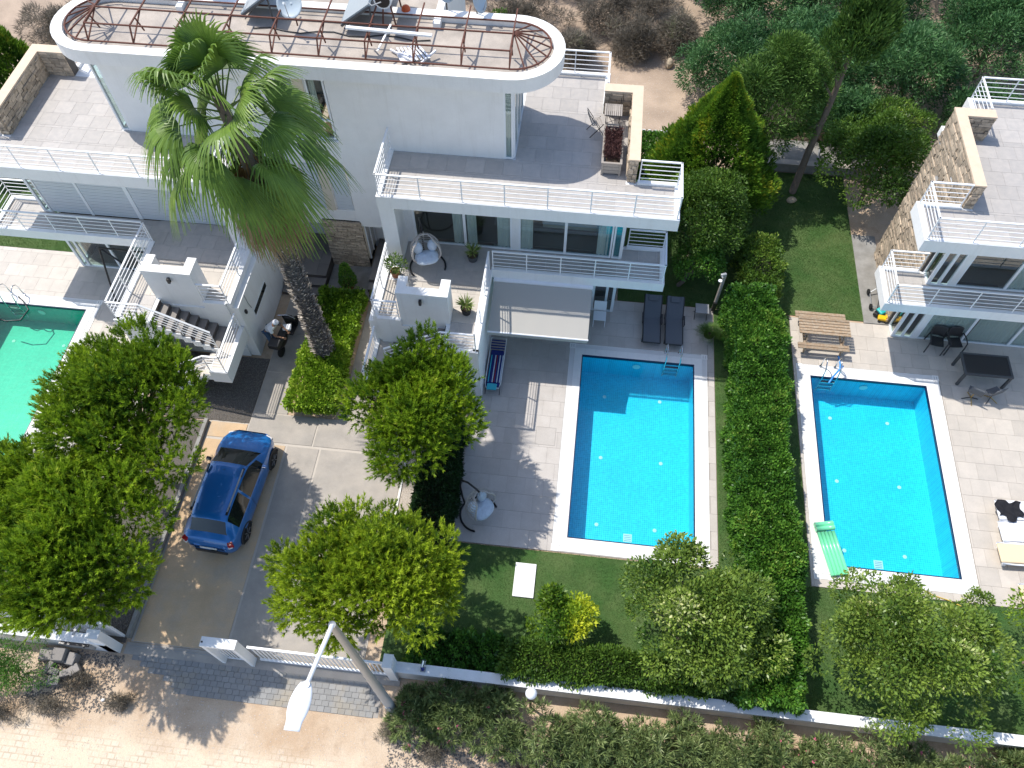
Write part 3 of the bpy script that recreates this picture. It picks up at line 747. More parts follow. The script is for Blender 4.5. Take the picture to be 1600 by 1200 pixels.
        w((-8.8, -2.4, 22.0, 22.2, 6.0, 8.66), name='rear_wall'); w((-8.7, -2.65, 19.72, 22.0, 5.99, 6.01), name='room_floor', m='floor_in')
    # railings
    railing(root, [(-6.28, 19.45), (-6.28, 17.43), (2.88, 17.43), (2.88, 18.88), (1.68, 18.88)], 6.05, .88, 5, X) if side != 'R' else railing(root, [(-5, 17.43), (2.88, 17.43), (2.88, 18.88), (1.68, 18.88)], 6.05, .88, 5, X)
    railing(root, [(.47, 22.42), (.47, 23.94), (-3.0, 23.94)], 6.05, .88, 5, X)
    railing(root, [(-2.79, 17.43), (2.88, 17.43), (2.88, 18.88), (1.68, 18.88)], 3.03, .88, 5, X) if side != 'R' else railing(root, [(-5, 17.43), (2.88, 17.43), (2.88, 18.88), (1.68, 18.88)], 3.03, .88, 5, X)
    # terrace tiles
    up = root
    def T(x0, x1, y0, y1, z, m='tile'):
        a, b = sorted((X(x0), X(x1))); n = f'{side}'
        tiles(root, a, b, y0, y1, z, m, stag=True)
    if side == 'M': T(-6.20, 2.79, 17.5, 18.79, 6.0); T(-6.20, 1.28, 18.79, 19.49, 6.0); T(-2.25, 1.28, 19.49, 22.0, 6.0); T(-2.25, .38, 22.0, 23.85, 6.0)
    elif side == 'L': T(-6.20, 2.79, 17.5, 18.79, 6.0); T(-6.20, 1.28, 18.79, 19.49, 6.0); T(-2.25, 1.28, 19.49, 22.0, 6.0)
    else: T(-3.2, 2.79, 17.5, 18.79, 6.0); T(-3.2, 1.28, 18.79, 22.0, 6.0); T(-3.2, .38, 22.0, 23.85, 6.0)
    if side != 'R': pass
    T(-2.85, 2.79, 17.5, 18.34, 3.0); T(1.48, 2.79, 18.34, 18.79, 3.0)
    if not stairs: return
    # ---- raised stair terrace (z 3): x -6.35..-2.85, y 14.0..18.35
    w((-6.40, -2.86, 15.03, 18.35, 2.80, 2.985), (-4.02, -2.86, 14.0, 15.03, 2.72, 2.985), name='terrace_slab')
    w((-6.42, -6.26, 15.0, 17.40, 2.74, 3.05), (-6.26, -5.48, 14.94, 15.08, 2.74, 3.05), name='terrace_kerb')
    w((-6.26, -3.88, 14.955, 15.015, 0, 2.74), name='stair_wall')
    w((-3.00, -2.82, 14.0, 17.36, 2.70, 3.05), (-4.02, -2.82, 13.94, 14.08, 2.70, 3.05), name='terrace_kerb')
    w((-3.06, -2.84, 14.02, 15.02, 0, 2.72), (-4.0, -3.06, 14.02, 14.12, 0, 2.72), name='stair_support')
    T(-6.25, -3.01, 15.09, 16.62, 3.0, 'tile_cream'); T(-5.85, -3.01, 16.64, 18.34, 3.03); T(-3.87, -3.01, 14.09, 15.08, 3.0)
    W(root, 'tile', (X(-3.01), X(-2.84), 17.37, 18.34, 2.985, 3.02), name='threshold')
    W(root, 'tile', (X(-5.86), X(-3.01), 16.62, 18.34, 2.985, 3.012), name='raised_floor')
    W(root, 'tile_cream', (X(-5.45), X(-3.9), 15.1, 15.7, 2.99, 3.004), name='landing_floor')
    # U-shaped parapet
    w((-5.50, -3.88, 15.0, 15.26, 1.62, 4.36), (-5.50, -5.24, 15.26, 15.66, 2.98, 4.36), (-4.14, -3.88, 15.26, 15.66, 2.98, 4.36), name='stair_parapet')
    w((-5.52, -3.86, 14.985, 15.28, 4.36, 4.42), (-5.52, -5.22, 15.28, 15.68, 4.36, 4.42), (-4.16, -3.86, 15.28, 15.68, 4.36, 4.42), name='parapet_coping', m='coping')
    sp = MB().box(X(-4.78), X(-4.70), 14.88, 14.98, 4.0, 4.2).build('spotlight', 'black_metal', root)
    # steps going down outward from x=-4.0 to the landing at x=-6.0 (z 1.76)
    n = 7; x_ = -4.02; z_ = 2.985
    for k in range(n):
        z_ -= .175; xs_ = x_-.27*(k+1)
        fl = MB().box(X(x_-.27*k), X(xs_), 14.06, 14.94, z_-.02, z_+.012).build('stair_tread', 'step_tile', root)
        MB().box(X(x_-.27*k-.003), X(x_-.27*k+.02), 14.06, 14.94, z_+.012, z_+.175).build('stair_riser', 'riser', root)
        MB().box(X(x_-.27*k), X(xs_), 14.02, 14.98, z_-.30, z_-.02).build('stair_soffit', 'render', root)
    w((-6.5, -5.88, 13.08, 15.0, 1.20, 1.72), name='landing_block'); W(root, 'tile_cream', (X(-6.36), X(-5.9), 13.2, 14.98, 1.72, 1.735), name='landing_floor')
    w((-6.5, -6.36, 13.08, 15.0, 1.72, 1.78), (-6.36, -5.88, 13.08, 13.2, 1.72, 1.78), name='landing_kerb')
    # lower flight toward x=-4 again, in front
    z_ = 1.735; x_ = -5.86
    for k in range(9):
        z_ -= .175; MB().box(X(x_+.27*k), X(x_+.27*(k+1)), 13.12, 13.96, z_-.02, z_+.012).build('stair_tread', 'tile_cream', root)
        MB().box(X(x_+.27*k-.02), X(x_+.27*k+.003), 13.12, 13.96, z_+.012, z_+.175).build('stair_riser', 'render', root)
        MB().box(X(x_+.27*k), X(x_+.27*(k+1)), 13.10, 13.98, max(0, z_-.3), z_-.02).build('stair_soffit', 'render', root)
    railing(root, [(-6.34, 17.4), (-6.34, 15.01), (-5.55, 15.01)], 3.04, .88, 5, X)
    railing(root, [(-2.91, 17.38), (-2.91, 14.01), (-3.97, 14.01), (-5.9, 14.01)], 3.04, .88, 5, X, dz=[0, 0, 0, -1.2])
    railing(root, [(-6.43, 14.9), (-6.43, 13.14), (-5.9, 13.14), (-3.5, 13.14)], 1.77, .85, 5, X, dz=[0, 0, 0, -1.55])
t = thing('villa', 'white duplex villa with a rounded roof, stone column and terraces in the middle', 'villa', (-8.8, 19.5, 0))
DUP = t
house_half(t, I, 'M'); house_half(t, XL, 'L')
W(t, 'beige', (-8.98, -8.67, 19.46, 19.5, 3.06, 8.6), name='pilaster')
# entrance: platforms, steps, stone column, doors
W(t, 'render', (-11.0, -6.6, 20.6, 20.8, 0, 2.8), name='rear_wall'); W(t, 'render', (-11.25, -6.35, 19.72, 20.7, 2.4, 2.6), name='porch_ceiling')
for xa, xb in ((-10.95, -9.36), (-7.72, -6.62)):
    pf = MB().box(xa, xb, 18.55, 20.6, 0, .46).build('porch_platform', 'riser', t)
    tiles(pf, xa, xb, 18.53, 20.58, .475, 'step_tile', stag=False)
    for k, (y0, y1, z) in enumerate(((18.2, 18.54, .31), (17.85, 18.19, .155))):
        st = MB().box(xa, xb, y0, 18.55, 0 if k else .0, z-.015).build('porch_step', 'riser', t)
        tiles(st, xa, xb, y0-.015, y1+.0, z, 'step_tile', w_=.55, stag=False)
col = MB().box(-9.30, -7.92, 19.50, 20.55, 0, 2.55).build('stone_column', 'cladding_dark', t)
cladding(col, 'x', 19.50, -1, -9.34, -7.88, .05, 2.5, .075, .14, .4, 300)
W(t, 'concrete_grey', (-9.34, -7.74, 17.86, 19.5, -.02, .05), name='planting_bed')
dd = MB().box(-7.90, -7.84, 19.55, 20.5, .48, 2.28).build('door', 'beige', t)
for k in range(2): MB().box(-7.845, -7.82, 19.6+k*.44, 19.98+k*.44, .6, 2.2).build('door_panel', 'glass_blind', dd)
for k in range(3): MB().box(-7.83, -7.79, 19.55+k*.44, 19.60+k*.44, .48, 2.27).build('door_stile', 'frame_white', dd)
# slit window in the left ground-floor wall, wall light and cable
f = MB().box(-11.0, -10.985, 15.7, 17.1, 1.35, 1.75).build('window', 'frame_white', t); MB().box(-10.986, -10.975, 15.75, 17.05, 1.48, 1.70).build('pane', 'car_glass', f)
MB().box(-11.0, -10.93, 15.25, 15.33, 2.2, 2.35).build('wall_light', 'black_metal', t)
MB().tube([(-10.99, 15.6, 2.75), (-10.985, 15.62, 2.3), (-10.985, 15.7, 1.95)], .012, 6).build('cable', 'galv', t)
# roof: stadium ring parapet
def stadium(r, ex=0.0, n=18, cx0=-15.12, cx1=-2.46, cy=20.87):
    P = []
    for k in range(n+1): a = -math.pi/2+math.pi*k/n; P.append((cx1+ex+r*math.cos(a), cy+r*math.sin(a)))
    for k in range(n+1): a = math.pi/2+math.pi*k/n; P.append((cx0-ex+r*math.cos(a), cy+r*math.sin(a)))
    return P
o_ = MB().ringband(stadium(1.53), stadium(1.22), 8.64, 9.08).build('roof_parapet', 'render', t)
MB().ringband(stadium(1.545), stadium(1.205), 9.08, 9.12).build('parapet_coping', 'coping', o_)
MB().prism(stadium(1.21), 8.70, 8.92).build('roof', 'roof_deck', t)
MB().box(-12.9, -5.02, 21.7, 27.5, 8.75, 9.0).build('roof', 'roof_deck', t)
W(t, 'render', (-5.02, -4.8, 21.7, 27.5, 8.7, 9.13), (-13.1, -12.9, 21.7, 27.5, 8.7, 9.13), name='roof_kerb')
W(t, 'render', (-12.9, -5.0, 22.2, 27.3, 5.9, 8.74), name='rear_block')
# rusty canopy frame over the ring
fr = MB()
FY = (19.74, 20.42, 21.95); FZ = (9.14, 9.50, 9.55)
xs0, xs1 = -15.1, -2.45
for y, z in ((19.76, 9.16), (19.95, 9.62), (20.75, 9.62), (21.95, 9.2)):
    fr.bar((xs0, y, z), (xs1, y, z), .038, .038)
rf = fr.build('canopy_frame', 'rust', t)
for k in range(10):
    x = xs0+(xs1-xs0)*k/9
    MB().bar((x, 19.76, 9.16), (x, 19.95, 9.62), .038).bar((x, 19.95, 9.62), (x, 21.95, 9.62), .038).bar((x, 19.76, 9.16), (x+.02, 20.75, 9.62), .035).bar((x, 20.35, 9.62), (x, 20.55, 9.05), .035).build('truss', 'rust', rf)
for cx, s in ((xs0, -1), (xs1, 1)):
    arc = [(cx+s*1.12*math.sin(a), 20.87-1.12*math.cos(a), 9.16) for a in [math.pi*k/16 for k in range(17)]]
    MB().tube(arc, .03, 6).build('hoop', 'rust', rf)
    for k in range(1, 8):
        a = math.pi*k/8; MB().bar((cx, 20.85, 9.6), (cx+s*1.16*math.sin(a), 20.87-1.16*math.cos(a), 9.14), .035).build('spoke', 'rust', rf)
# awning under the balcony
aw = thing('awning', 'extended grey fabric awning under the middle balcony', 'awning', (-1.1, 17.3, 2.5))
fb = MB().grid(lambda u, v: (-2.74+u*3.34, 17.36-v*1.86, 2.64-v*.55-.03*math.sin(v*math.pi)+.004*math.sin(u*30)), 24, 8).build('fabric', 'awning', aw, smooth=True)
MB().grid(lambda u, v: (-2.74+u*3.34, 15.5-.01*v, 2.09-v*(.16+.02*abs(math.sin(u*math.pi*14)))), 84, 1).build('valance', 'awning', aw)
MB().tube([(-2.76, 15.5, 2.085), (.62, 15.5, 2.085)], .03, 8).build('front_bar', 'lamp_white', aw)
MB().box(-2.76, .62, 17.24, 17.36, 2.5, 2.66).build('cassette', 'lamp_white', aw)
for x in (-2.3, .2):
    MB().bar((x, 17.3, 2.52), (x+.5*(1 if x < 0 else -1), 16.4, 2.28), .05).bar((x+.5*(1 if x < 0 else -1), 16.4, 2.28), (x, 15.54, 2.03), .04).build('folding_arm', 'lamp_white', aw)
# bed seen behind the first-floor glass
bd = thing('bed', 'pale blue made-up bed behind the first-floor glass doors', 'bed', (-.4, 20.0, 3.02))
MB().box(-1.3, .7, 19.5, 20.9, 3.02, 3.35).build('base', 'beige', bd); MB().box(-1.32, .72, 19.3, 20.9, 3.35, 3.62).build('mattress', 'cushion', bd, bevel=.05)
for y in (19.5, 20.2): MB().box(.2, .68, y, y+.55, 3.62, 3.76).build('pillow', 'fabric_white', bd, bevel=.05)
# right villa
t2 = thing('villa', 'white villa at the right edge with a tall stone-clad side wall', 'villa', (14, 19, 0))
house_half(t2, XR, 'R', False)
W(t2, 'render', (11.95, 20, 18.35, 18.36, 2.68, 2.7), name='soffit')
W(t2, 'render', (11.8, 19, 18.96, 18.98, 2.7, 2.99), name='beam')
MB().box(11.47, 11.49, 21.0, 21.25, 4.8, 5.25).build('wall_vent', 'glass_blind', t2)

# ================================================================ PLANTS
def crown_points(c, r, n, nsub=40, sub=.42, flat=0.0, hollow=.55, seed=None, zmin=None):
    """points and outward directions on clumps scattered through an ellipsoidal crown"""
    c = np.array(c, float); r = np.array(r, float)
    d = sphere_dirs(nsub); d[:, 2] = np.abs(d[:, 2])*1.5-.3; d = unit(d)
    rad = RNG.uniform(hollow, 1.0, (nsub, 1))
    sc_ = c+d*r*rad*(1-sub*.55)+np.clip(RNG.normal(0, .075, (nsub, 3)), -.12, .12)*r
    if zmin is None: sc_[:, 2] = np.maximum(sc_[:, 2], .25)
    sr = RNG.uniform(.55, 1.25, nsub)*sub*r.min()
    k = RNG.choice(nsub, n, p=sr**2/np.sum(sr**2))
    e = unit(sphere_dirs(n)+d[k]*.55+np.array([0, 0, .35]))
    P = sc_[k]+e*(sr[k]*RNG.uniform(.72, 1.12, n))[:, None]
    if zmin is not None: P[:, 2] = np.maximum(P[:, 2], zmin+RNG.uniform(0, .1, n))
    return P, e, k, sc_
def limbs(base, tips, r0, parent, m='bark', fork=.35, name='trunk', n=12):
    mb = MB(); base = Vector(base); top = Vector((sum(t[0] for t in tips)/len(tips), sum(t[1] for t in tips)/len(tips), sum(t[2] for t in tips)/len(tips)))
    f = base.lerp(top, fork); mid = base.lerp(f, .5)+Vector((.04, -.03, 0))
    mb.tube([base, mid, f], [r0, r0*.85, r0*.7], 9)
    sel = list(range(len(tips))); random.shuffle(sel)
    for i in sel[:n]:
        q = Vector(tips[i]); m1 = f.lerp(q, .5)+Vector((random.uniform(-.1, .1), random.uniform(-.1, .1), .08))
        mb.tube([f, m1, q], [r0*.45, r0*.28, r0*.1], 6)
    return mb.build(name, m, parent, smooth=True)
def broadleaf(name, label, cat, base, c, r, n, size, m, group=None, nsub=40, sub=.42, asp=.5, r0=.09, jit=.55, hollow=.55, zmin=None, accent=None, part='crown'):
    t = thing(name, label, cat, base, group)
    P, e, k, sc_ = crown_points(c, r, n, nsub, sub, hollow=hollow, zmin=zmin)
    ton = RNG.uniform(0, 1, nsub)[k]*.55+RNG.uniform(0, .45, n)
    if accent is not None: ton = ton+accent(P)
    V = leaves(P, unit(e+np.array([0, 0, .15])), size, asp, jit=jit)
    fastmesh(part, V, 4, m, t, ton)
    limbs(base, [tuple(q) for q in sc_], r0, t)
    return t
def pine_tree(label, base, c, r, ntuft, m, lean=None, nsub=72, group='round bright green pines'):
    t = thing('pine_tree', label, 'pine tree', base, group)
    ntuft = int(ntuft*.72); P, e, k, sc_ = crown_points(c, (r[0]*1.08, r[1]*1.08, r[2]), ntuft, nsub, .36, hollow=.3)
    D = unit(e*.75+np.array([0, 0, .75])+RNG.normal(0, .22, (ntuft, 3))); Lt = RNG.uniform(.18, .36, (ntuft, 1))
    nn = 26; ton = RNG.uniform(0, 1, nsub)[k]*.35+RNG.uniform(0, .55, ntuft)
    D2 = np.repeat(D, nn, 0); P2 = np.repeat(P, nn, 0); L2 = np.repeat(Lt, nn, 0); tt = RNG.uniform(0, 1, (ntuft*nn, 1))
    rad = unit(np.cross(D2, sphere_dirs(ntuft*nn))); root = P2+D2*L2*tt
    dr_ = unit(D2*(.55+.5*tt)+rad*(.75-.25*tt)); ln = RNG.uniform(.08, .145, (ntuft*nn, 1)); side = unit(np.cross(dr_, sphere_dirs(ntuft*nn)))*.015
    V = np.stack([root-side, root+side, root+dr_*ln], 1)
    fastmesh('crown', V, 3, m, t, np.repeat(ton, nn)+tt[:, 0]*.22-.05)
    limbs(base, [tuple(q) for q in sc_], .12, t, n=40, fork=.45)
    return t
pine_tree('dark-boughed pine beside the green pool, upper of the two left of the car', (-13.2, 10.0, 0), (-11.9, 10.1, 4.3), (2.6, 2.35, 1.7), 8800, 'pine')
pine_tree('largest pine in the lower left corner, hanging over the white wall and drive', (-13.2, 6.6, 0), (-12.1, 6.0, 4.2), (2.7, 2.3, 1.7), 10000, 'pine')
pine_tree('leftmost pine bough cut by the left photo edge beside the green pool', (-16.0, 8.0, 0), (-14.6, 7.1, 3.6), (1.7, 2.0, 1.4), 4800, 'pine')
pine_tree('pine between the outside stair and the dark hedge, left of the middle pool', (-4.1, 11.2, 0), (-4.25, 11.25, 4.0), (1.95, 2.05, 1.5), 6400, 'pine')
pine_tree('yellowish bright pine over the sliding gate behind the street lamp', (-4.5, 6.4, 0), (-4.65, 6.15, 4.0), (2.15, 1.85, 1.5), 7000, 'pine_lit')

# clipped hedges: leaves over a lumpy box, with an added dark solid core that blocks light
def hedge(label, x0, x1, y0, y1, z1, dens, size, m, group=None, lump=.16, name='hedge', core='hedge_dark', z0=.12, asp=.5, bulge=None, accent=None, gaps=0.0):
    t = thing(name, label, 'hedge', ((x0+x1)/2, (y0+y1)/2, 0), group)
    ar = np.array([(x1-x0)*(y1-y0), (y1-y0)*(z1-z0), (y1-y0)*(z1-z0), (x1-x0)*(z1-z0), (x1-x0)*(z1-z0)])
    n = int(ar.sum()*dens); f = RNG.choice(5, n, p=ar/ar.sum()); u = RNG.uniform(0, 1, n); v = RNG.uniform(0, 1, n)
    X_ = x0+u*(x1-x0); Y_ = y0+u*(y1-y0)
    P = np.zeros((n, 3)); D = np.zeros((n, 3))
    for i, (fx, fy, fz, d) in enumerate(((X_, y0+v*(y1-y0), z1, (0, 0, 1)), (x0, Y_, z0+v*(z1-z0), (-1, 0, .2)), (x1, Y_, z0+v*(z1-z0), (1, 0, .2)), (X_, y0, z0+v*(z1-z0), (0, -1, .2)), (X_, y1, z0+v*(z1-z0), (0, 1, .2)))):
        s = f == i
        for a, w_ in enumerate((fx, fy, fz)): P[s, a] = (w_[s] if hasattr(w_, '__len__') else w_)
        D[s] = d
    # lumps: sum of sines with irregular phases
    L = sum(np.sin(P @ k_+p_) for k_, p_ in [(RNG.normal(0, s_, 3), RNG.uniform(0, 6)) for s_ in (1.5, 2.5, 4, 5, 8, 10)])/2.6
    cx, cy = (x0+x1)/2, (y0+y1)/2
    # round the top edges
    ex = np.abs(P[:, 0]-cx)/((x1-x0)/2); ey = np.abs(P[:, 1]-cy)/((y1-y0)/2)
    P[:, 2] -= ((ex**6)+(ey**16))*.14*(f == 0); P[:, 0] -= np.sign(P[:, 0]-cx)*.16*(np.clip((P[:, 2]-z0)/(z1-z0), 0, 1)**5)*((f == 1)|(f == 2))
    P += unit(D)*(L*lump+RNG.normal(0, .045, n))[:, None]
    if bulge is not None: P[:, 0] += bulge(P[:, 1])
    P[:, 2] = np.maximum(P[:, 2], .03)
    V = leaves(P-unit(D)*size*.6, unit(D+np.array([0, 0, .25])), size, asp, jit=.5)
    ton = .5+L*.22+RNG.uniform(-.4, .4, n)
    if accent is not None: ton = ton+accent(P)
    fastmesh('foliage', V, 4, m, t, ton)
    k = 12; cb = MB()
    cb.grid(lambda u, v: (x0+.22+(x1-x0-.44)*(0 if v < .3 else (1 if v > .7 else (v-.3)/.4)) + (bulge(y0+.2+u*(y1-y0-.4)) if bulge is not None else 0), y0+.2+u*(y1-y0-.4), (0 if v in (0, 1) else z1-.42+.04*math.sin(u*40+v*9))), max(4, int((y1-y0)*3)), 10)
    cb.build('dark_core', 'core_dark', t)  # added dark sheet inside the leaves to block light, no modelled twigs
    return t
mat('core_dark', (.020, .026, .010), .95, fine=.3)
def bul(y): return .10*np.sin(np.asarray(y)*.9)+.06*np.sin(np.asarray(y)*2.3)+.0
hedge('long tall clipped hedge between the two gardens, from the front wall to the back lawn', 5.55, 7.25, 4.75, 18.9, 1.62, 2000, .11, 'hedge', lump=.11, bulge=bul,
      accent=lambda P: .35*np.exp(-((P[:, 1]-12.0)/.5)**2)*(P[:, 0] > 6.5)+.2*np.exp(-((P[:, 1]-5.2)/.8)**2))
hedge('short loose yellow-green stretch of hedge at the far end of the long hedge', 6.05, 7.35, 19.15, 21.3, 1.45, 1000, .10, 'shrub', lump=.2, accent=lambda P: .15+0*P[:, 0])
hedge('low bright green hedge behind the front wall, left of the variegated tree', -1.0, 5.4, 4.86, 5.75, 1.15, 1700, .10, 'shrub', lump=.12, asp=.45)
hedge('dark shaded low shrubs behind the front wall under the lower pine', -3.7, -1.1, 4.95, 5.9, .8, 1100, .11, 'hedge', lump=.16)
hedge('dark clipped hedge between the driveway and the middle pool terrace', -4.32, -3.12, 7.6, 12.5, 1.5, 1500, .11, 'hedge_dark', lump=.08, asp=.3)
hedge('small round clipped bush at the end of the pale gravel strip', -5.2, -4.4, 8.3, 9.1, 1.1, 1800, .09, 'hedge', lump=.08, name='bush')
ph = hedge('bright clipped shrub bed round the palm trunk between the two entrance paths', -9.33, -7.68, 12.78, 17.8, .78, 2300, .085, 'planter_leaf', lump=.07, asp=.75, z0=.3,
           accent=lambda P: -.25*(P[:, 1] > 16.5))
hedge('dark clipped hedge beside the yellow-green conifer, behind the stone parapet', 1.9, 4.6, 25.5, 26.5, 1.6, 900, .11, 'hedge', lump=.1)
# trees and bushes
broadleaf('variegated_tree', 'big cream-speckled tree in front of the middle pool corner', 'tree', (4.0, 6.6, 0), (4.2, 6.75, 1.9), (2.45, 2.2, 1.45), 21000, .115, 'citrus', nsub=70, sub=.34, group='cream-speckled garden trees')
broadleaf('variegated_tree', 'largest dark speckled tree in front of the right pool', 'tree', (9.8, 6.3, 0), (9.7, 6.35, 2.2), (2.65, 2.4, 1.7), 24000, .11, 'citrus', nsub=90, sub=.28, group='cream-speckled garden trees', hollow=.45)
broadleaf('variegated_tree', 'bright speckled tree cut by the right photo edge', 'tree', (13.9, 7.0, 0), (13.7, 6.9, 1.9), (1.5, 1.7, 1.4), 8000, .11, 'citrus_yellow', nsub=40, group='cream-speckled garden trees')
broadleaf('sapling', 'thin leafy sapling poking up beside the right pool corner', 'sapling', (12.35, 8.3, 0), (12.3, 8.3, 1.0), (.38, .38, .6), 700, .10, 'citrus', nsub=10, r0=.03)
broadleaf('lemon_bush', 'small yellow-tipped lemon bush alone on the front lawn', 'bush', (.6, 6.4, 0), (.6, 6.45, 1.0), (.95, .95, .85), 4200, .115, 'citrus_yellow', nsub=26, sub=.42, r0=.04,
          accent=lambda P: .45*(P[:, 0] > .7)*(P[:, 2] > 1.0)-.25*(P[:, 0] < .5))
broadleaf('garden_shrub', 'tall sunlit shrub behind the right end of the middle balconies', 'shrub', (4.3, 21.4, 0), (4.4, 21.4, 2.1), (1.6, 1.6, 1.8), 18000, .10, 'shrub', nsub=60, sub=.34)
broadleaf('garden_shrub', 'shaded shrub hanging low beside the middle balcony corner', 'shrub', (3.9, 19.9, 0), (4.5, 20.0, 1.2), (1.0, .9, .9), 5000, .10, 'hedge', nsub=34, sub=.34)
broadleaf('leafy_tree', 'spreading dark green tree against the right villa stone wall', 'tree', (11.2, 25.0, 0), (11.1, 25.2, 2.0), (2.1, 2.1, 1.6), 18000, .12, 'shrub', nsub=60, sub=.32, r0=.1)
broadleaf('leafy_bush', 'light green feathery bush behind the right villa stone wall', 'bush', (12.2, 28.0, 0), (12.2, 27.6, 1.4), (2.3, 1.5, 1.3), 9000, .14, 'shrub', nsub=40, sub=.35, asp=.3)
# conifers
def conifer(name, label, base, h, r, n, m, zlo=.1, prof=1.0, group=None, size=.2, trunk=.12):
    t = thing(name, label, 'conifer', base, group)
    u = RNG.uniform(0, 1, n)**.8; a = RNG.uniform(0, 2*math.pi, n); ph_ = RNG.uniform(0, 6, 5)
    z = zlo+(h-zlo)*u; R_ = r*np.minimum(1, (1-u)*1.5)**prof*(.35+.65*np.minimum(1, u*6))
    R_ = R_*(1+.07*np.sin(a*5+u*9+ph_[0])+.06*np.sin(a*9-u*23+ph_[1])+.08*np.sin(u*40+a*3))*RNG.uniform(.72, 1.04, n)
    P = np.stack([base[0]+R_*np.cos(a), base[1]+R_*np.sin(a), z], 1); D = unit(np.stack([np.cos(a)*.6, np.sin(a)*.6, np.full(n, .9)], 1)+RNG.normal(0, .15, (n, 3)))
    # each spray: five narrow leaves fanning upwards
    P5 = np.repeat(P, 4, 0); D5 = np.repeat(D, 4, 0)
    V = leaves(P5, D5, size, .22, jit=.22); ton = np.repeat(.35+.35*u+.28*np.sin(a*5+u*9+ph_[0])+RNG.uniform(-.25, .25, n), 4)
    fastmesh('crown', V, 4, m, t, ton)
    MB().tube([(base[0], base[1], 0), (base[0], base[1], h*.85)], [trunk, trunk*.3], 8).build('trunk', 'bark', t)
    return t
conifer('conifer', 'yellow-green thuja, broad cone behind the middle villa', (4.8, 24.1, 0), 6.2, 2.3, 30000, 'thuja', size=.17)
broadleaf('conifer', 'broad dark green conifer just behind the yellow-green thuja', 'conifer', (6.9, 26.2, 0), (6.9, 26.2, 3.2), (2.1, 1.8, 3.0), 30000, .17, 'cypress', nsub=90, sub=.36, asp=.22, jit=.35)
conifer('conifer', 'dark cypress pair in the top left corner beyond the stone parapet', (-24.5, 26.5, 0), 5.0, 1.5, 6000, 'thuja', size=.24)
conifer('conifer', 'dark cypress at the left photo edge beyond the stone parapet', (-24.6, 23.8, 0), 4.2, 1.5, 6000, 'cypress', size=.24)
# tall cypress with bare leaning trunk
t = thing('tall_cypress', 'tall cypress with a long bare trunk rising from the back lawn', 'cypress', (8.55, 25.35, 0))
MB().tube([(8.55, 25.35, 0), (8.58, 25.4, 2.2), (8.7, 25.5, 4.2), (8.8, 25.6, 9)], [.15, .13, .11, .04], 10).build('trunk', 'bark', t, smooth=True)
P, e, k, sc_ = crown_points((8.80, 25.55, 7.0), (1.2, 1.1, 3.6), 16000, 60, .45, hollow=.3)
fastmesh('crown', leaves(P, unit(e*.5+np.array([0, 0, 1.0])), .22, .22, jit=.3), 4, 'cypress', t, RNG.uniform(0, .9, len(P)))
for (p0, p1) in (((8.62, 25.45, 3.4), (7.4, 25.3, 3.0)), ((8.65, 25.5, 4.6), (7.7, 25.2, 6.2)), ((8.7, 25.5, 5.0), (8.0, 24.9, 7.0))):
    br = MB().tube([p0, ((p0[0]+p1[0])/2, (p0[1]+p1[1])/2, (p0[2]+p1[2])/2-.1), p1], [.05, .04, .015], 6).build('branch', 'bark', t)
    q = np.array(p0)+RNG.uniform(.35, 1.05, (900, 1))*(np.array(p1)-np.array(p0))+RNG.normal(0, .10, (900, 3))
    fastmesh('needles', leaves(q, unit(np.array(p1)-np.array(p0)+RNG.normal(0, .4, (900, 3))), .16, .25), 4, 'cypress', br, RNG.uniform(.2, 1, 900))
# wild wattle trees behind
WT = [((6.0, 31.5), 2.3, 2.6), ((9.5, 31.8), 2.5, 3.0), ((13.6, 31.5), 2.4, 3.0), ((7.2, 36.5), 3.0, 3.2), ((12.0, 36.5), 3.2, 3.6), ((17.3, 33.5), 2.8, 3.3), ((17.2, 39), 3.2, 3.4), ((21.8, 36), 3.0, 3.5), ((10, 41), 3.2, 3.4), ((4.6, 40.5), 2.6, 2.6), ((22.5, 41), 3.2, 3.6), ((10.6, 28.8), 1.5, 2.0), ((16.4, 29.2), 1.8, 2.1)]
WL = ['blue-green wild tree nearest the dirt path beside the conifers', 'blue-green wild tree behind the tall cypress trunk', 'blue-green wild tree between the tall cypress and the right villa', 'blue-green wild tree up the slope above the dark conifer',
      'blue-green wild tree at the top edge right of the cypress top', 'shaded wild tree near the top right corner', 'dark wild tree on the top edge near the right corner', 'dark wild tree in the top right corner beyond the right villa',
      'wild tree beyond the cypress outside the top edge', 'pale wild tree at the top edge beside the dry scrub', 'dark wild tree far beyond the top right corner', 'low wild bush behind the concrete wall', 'low wild bush behind the right villa stone wall']
for ((x, y), r, hgt), lb in zip(WT, WL):
    broadleaf('wild_tree', lb, 'tree', (x, y, 0), (x, y, hgt*.5), (r, r, hgt*.6), int(9500*r), .19, 'bush_blue', nsub=110, sub=.34, asp=.22, group='wild trees behind the villas', zmin=.05, r0=.1)
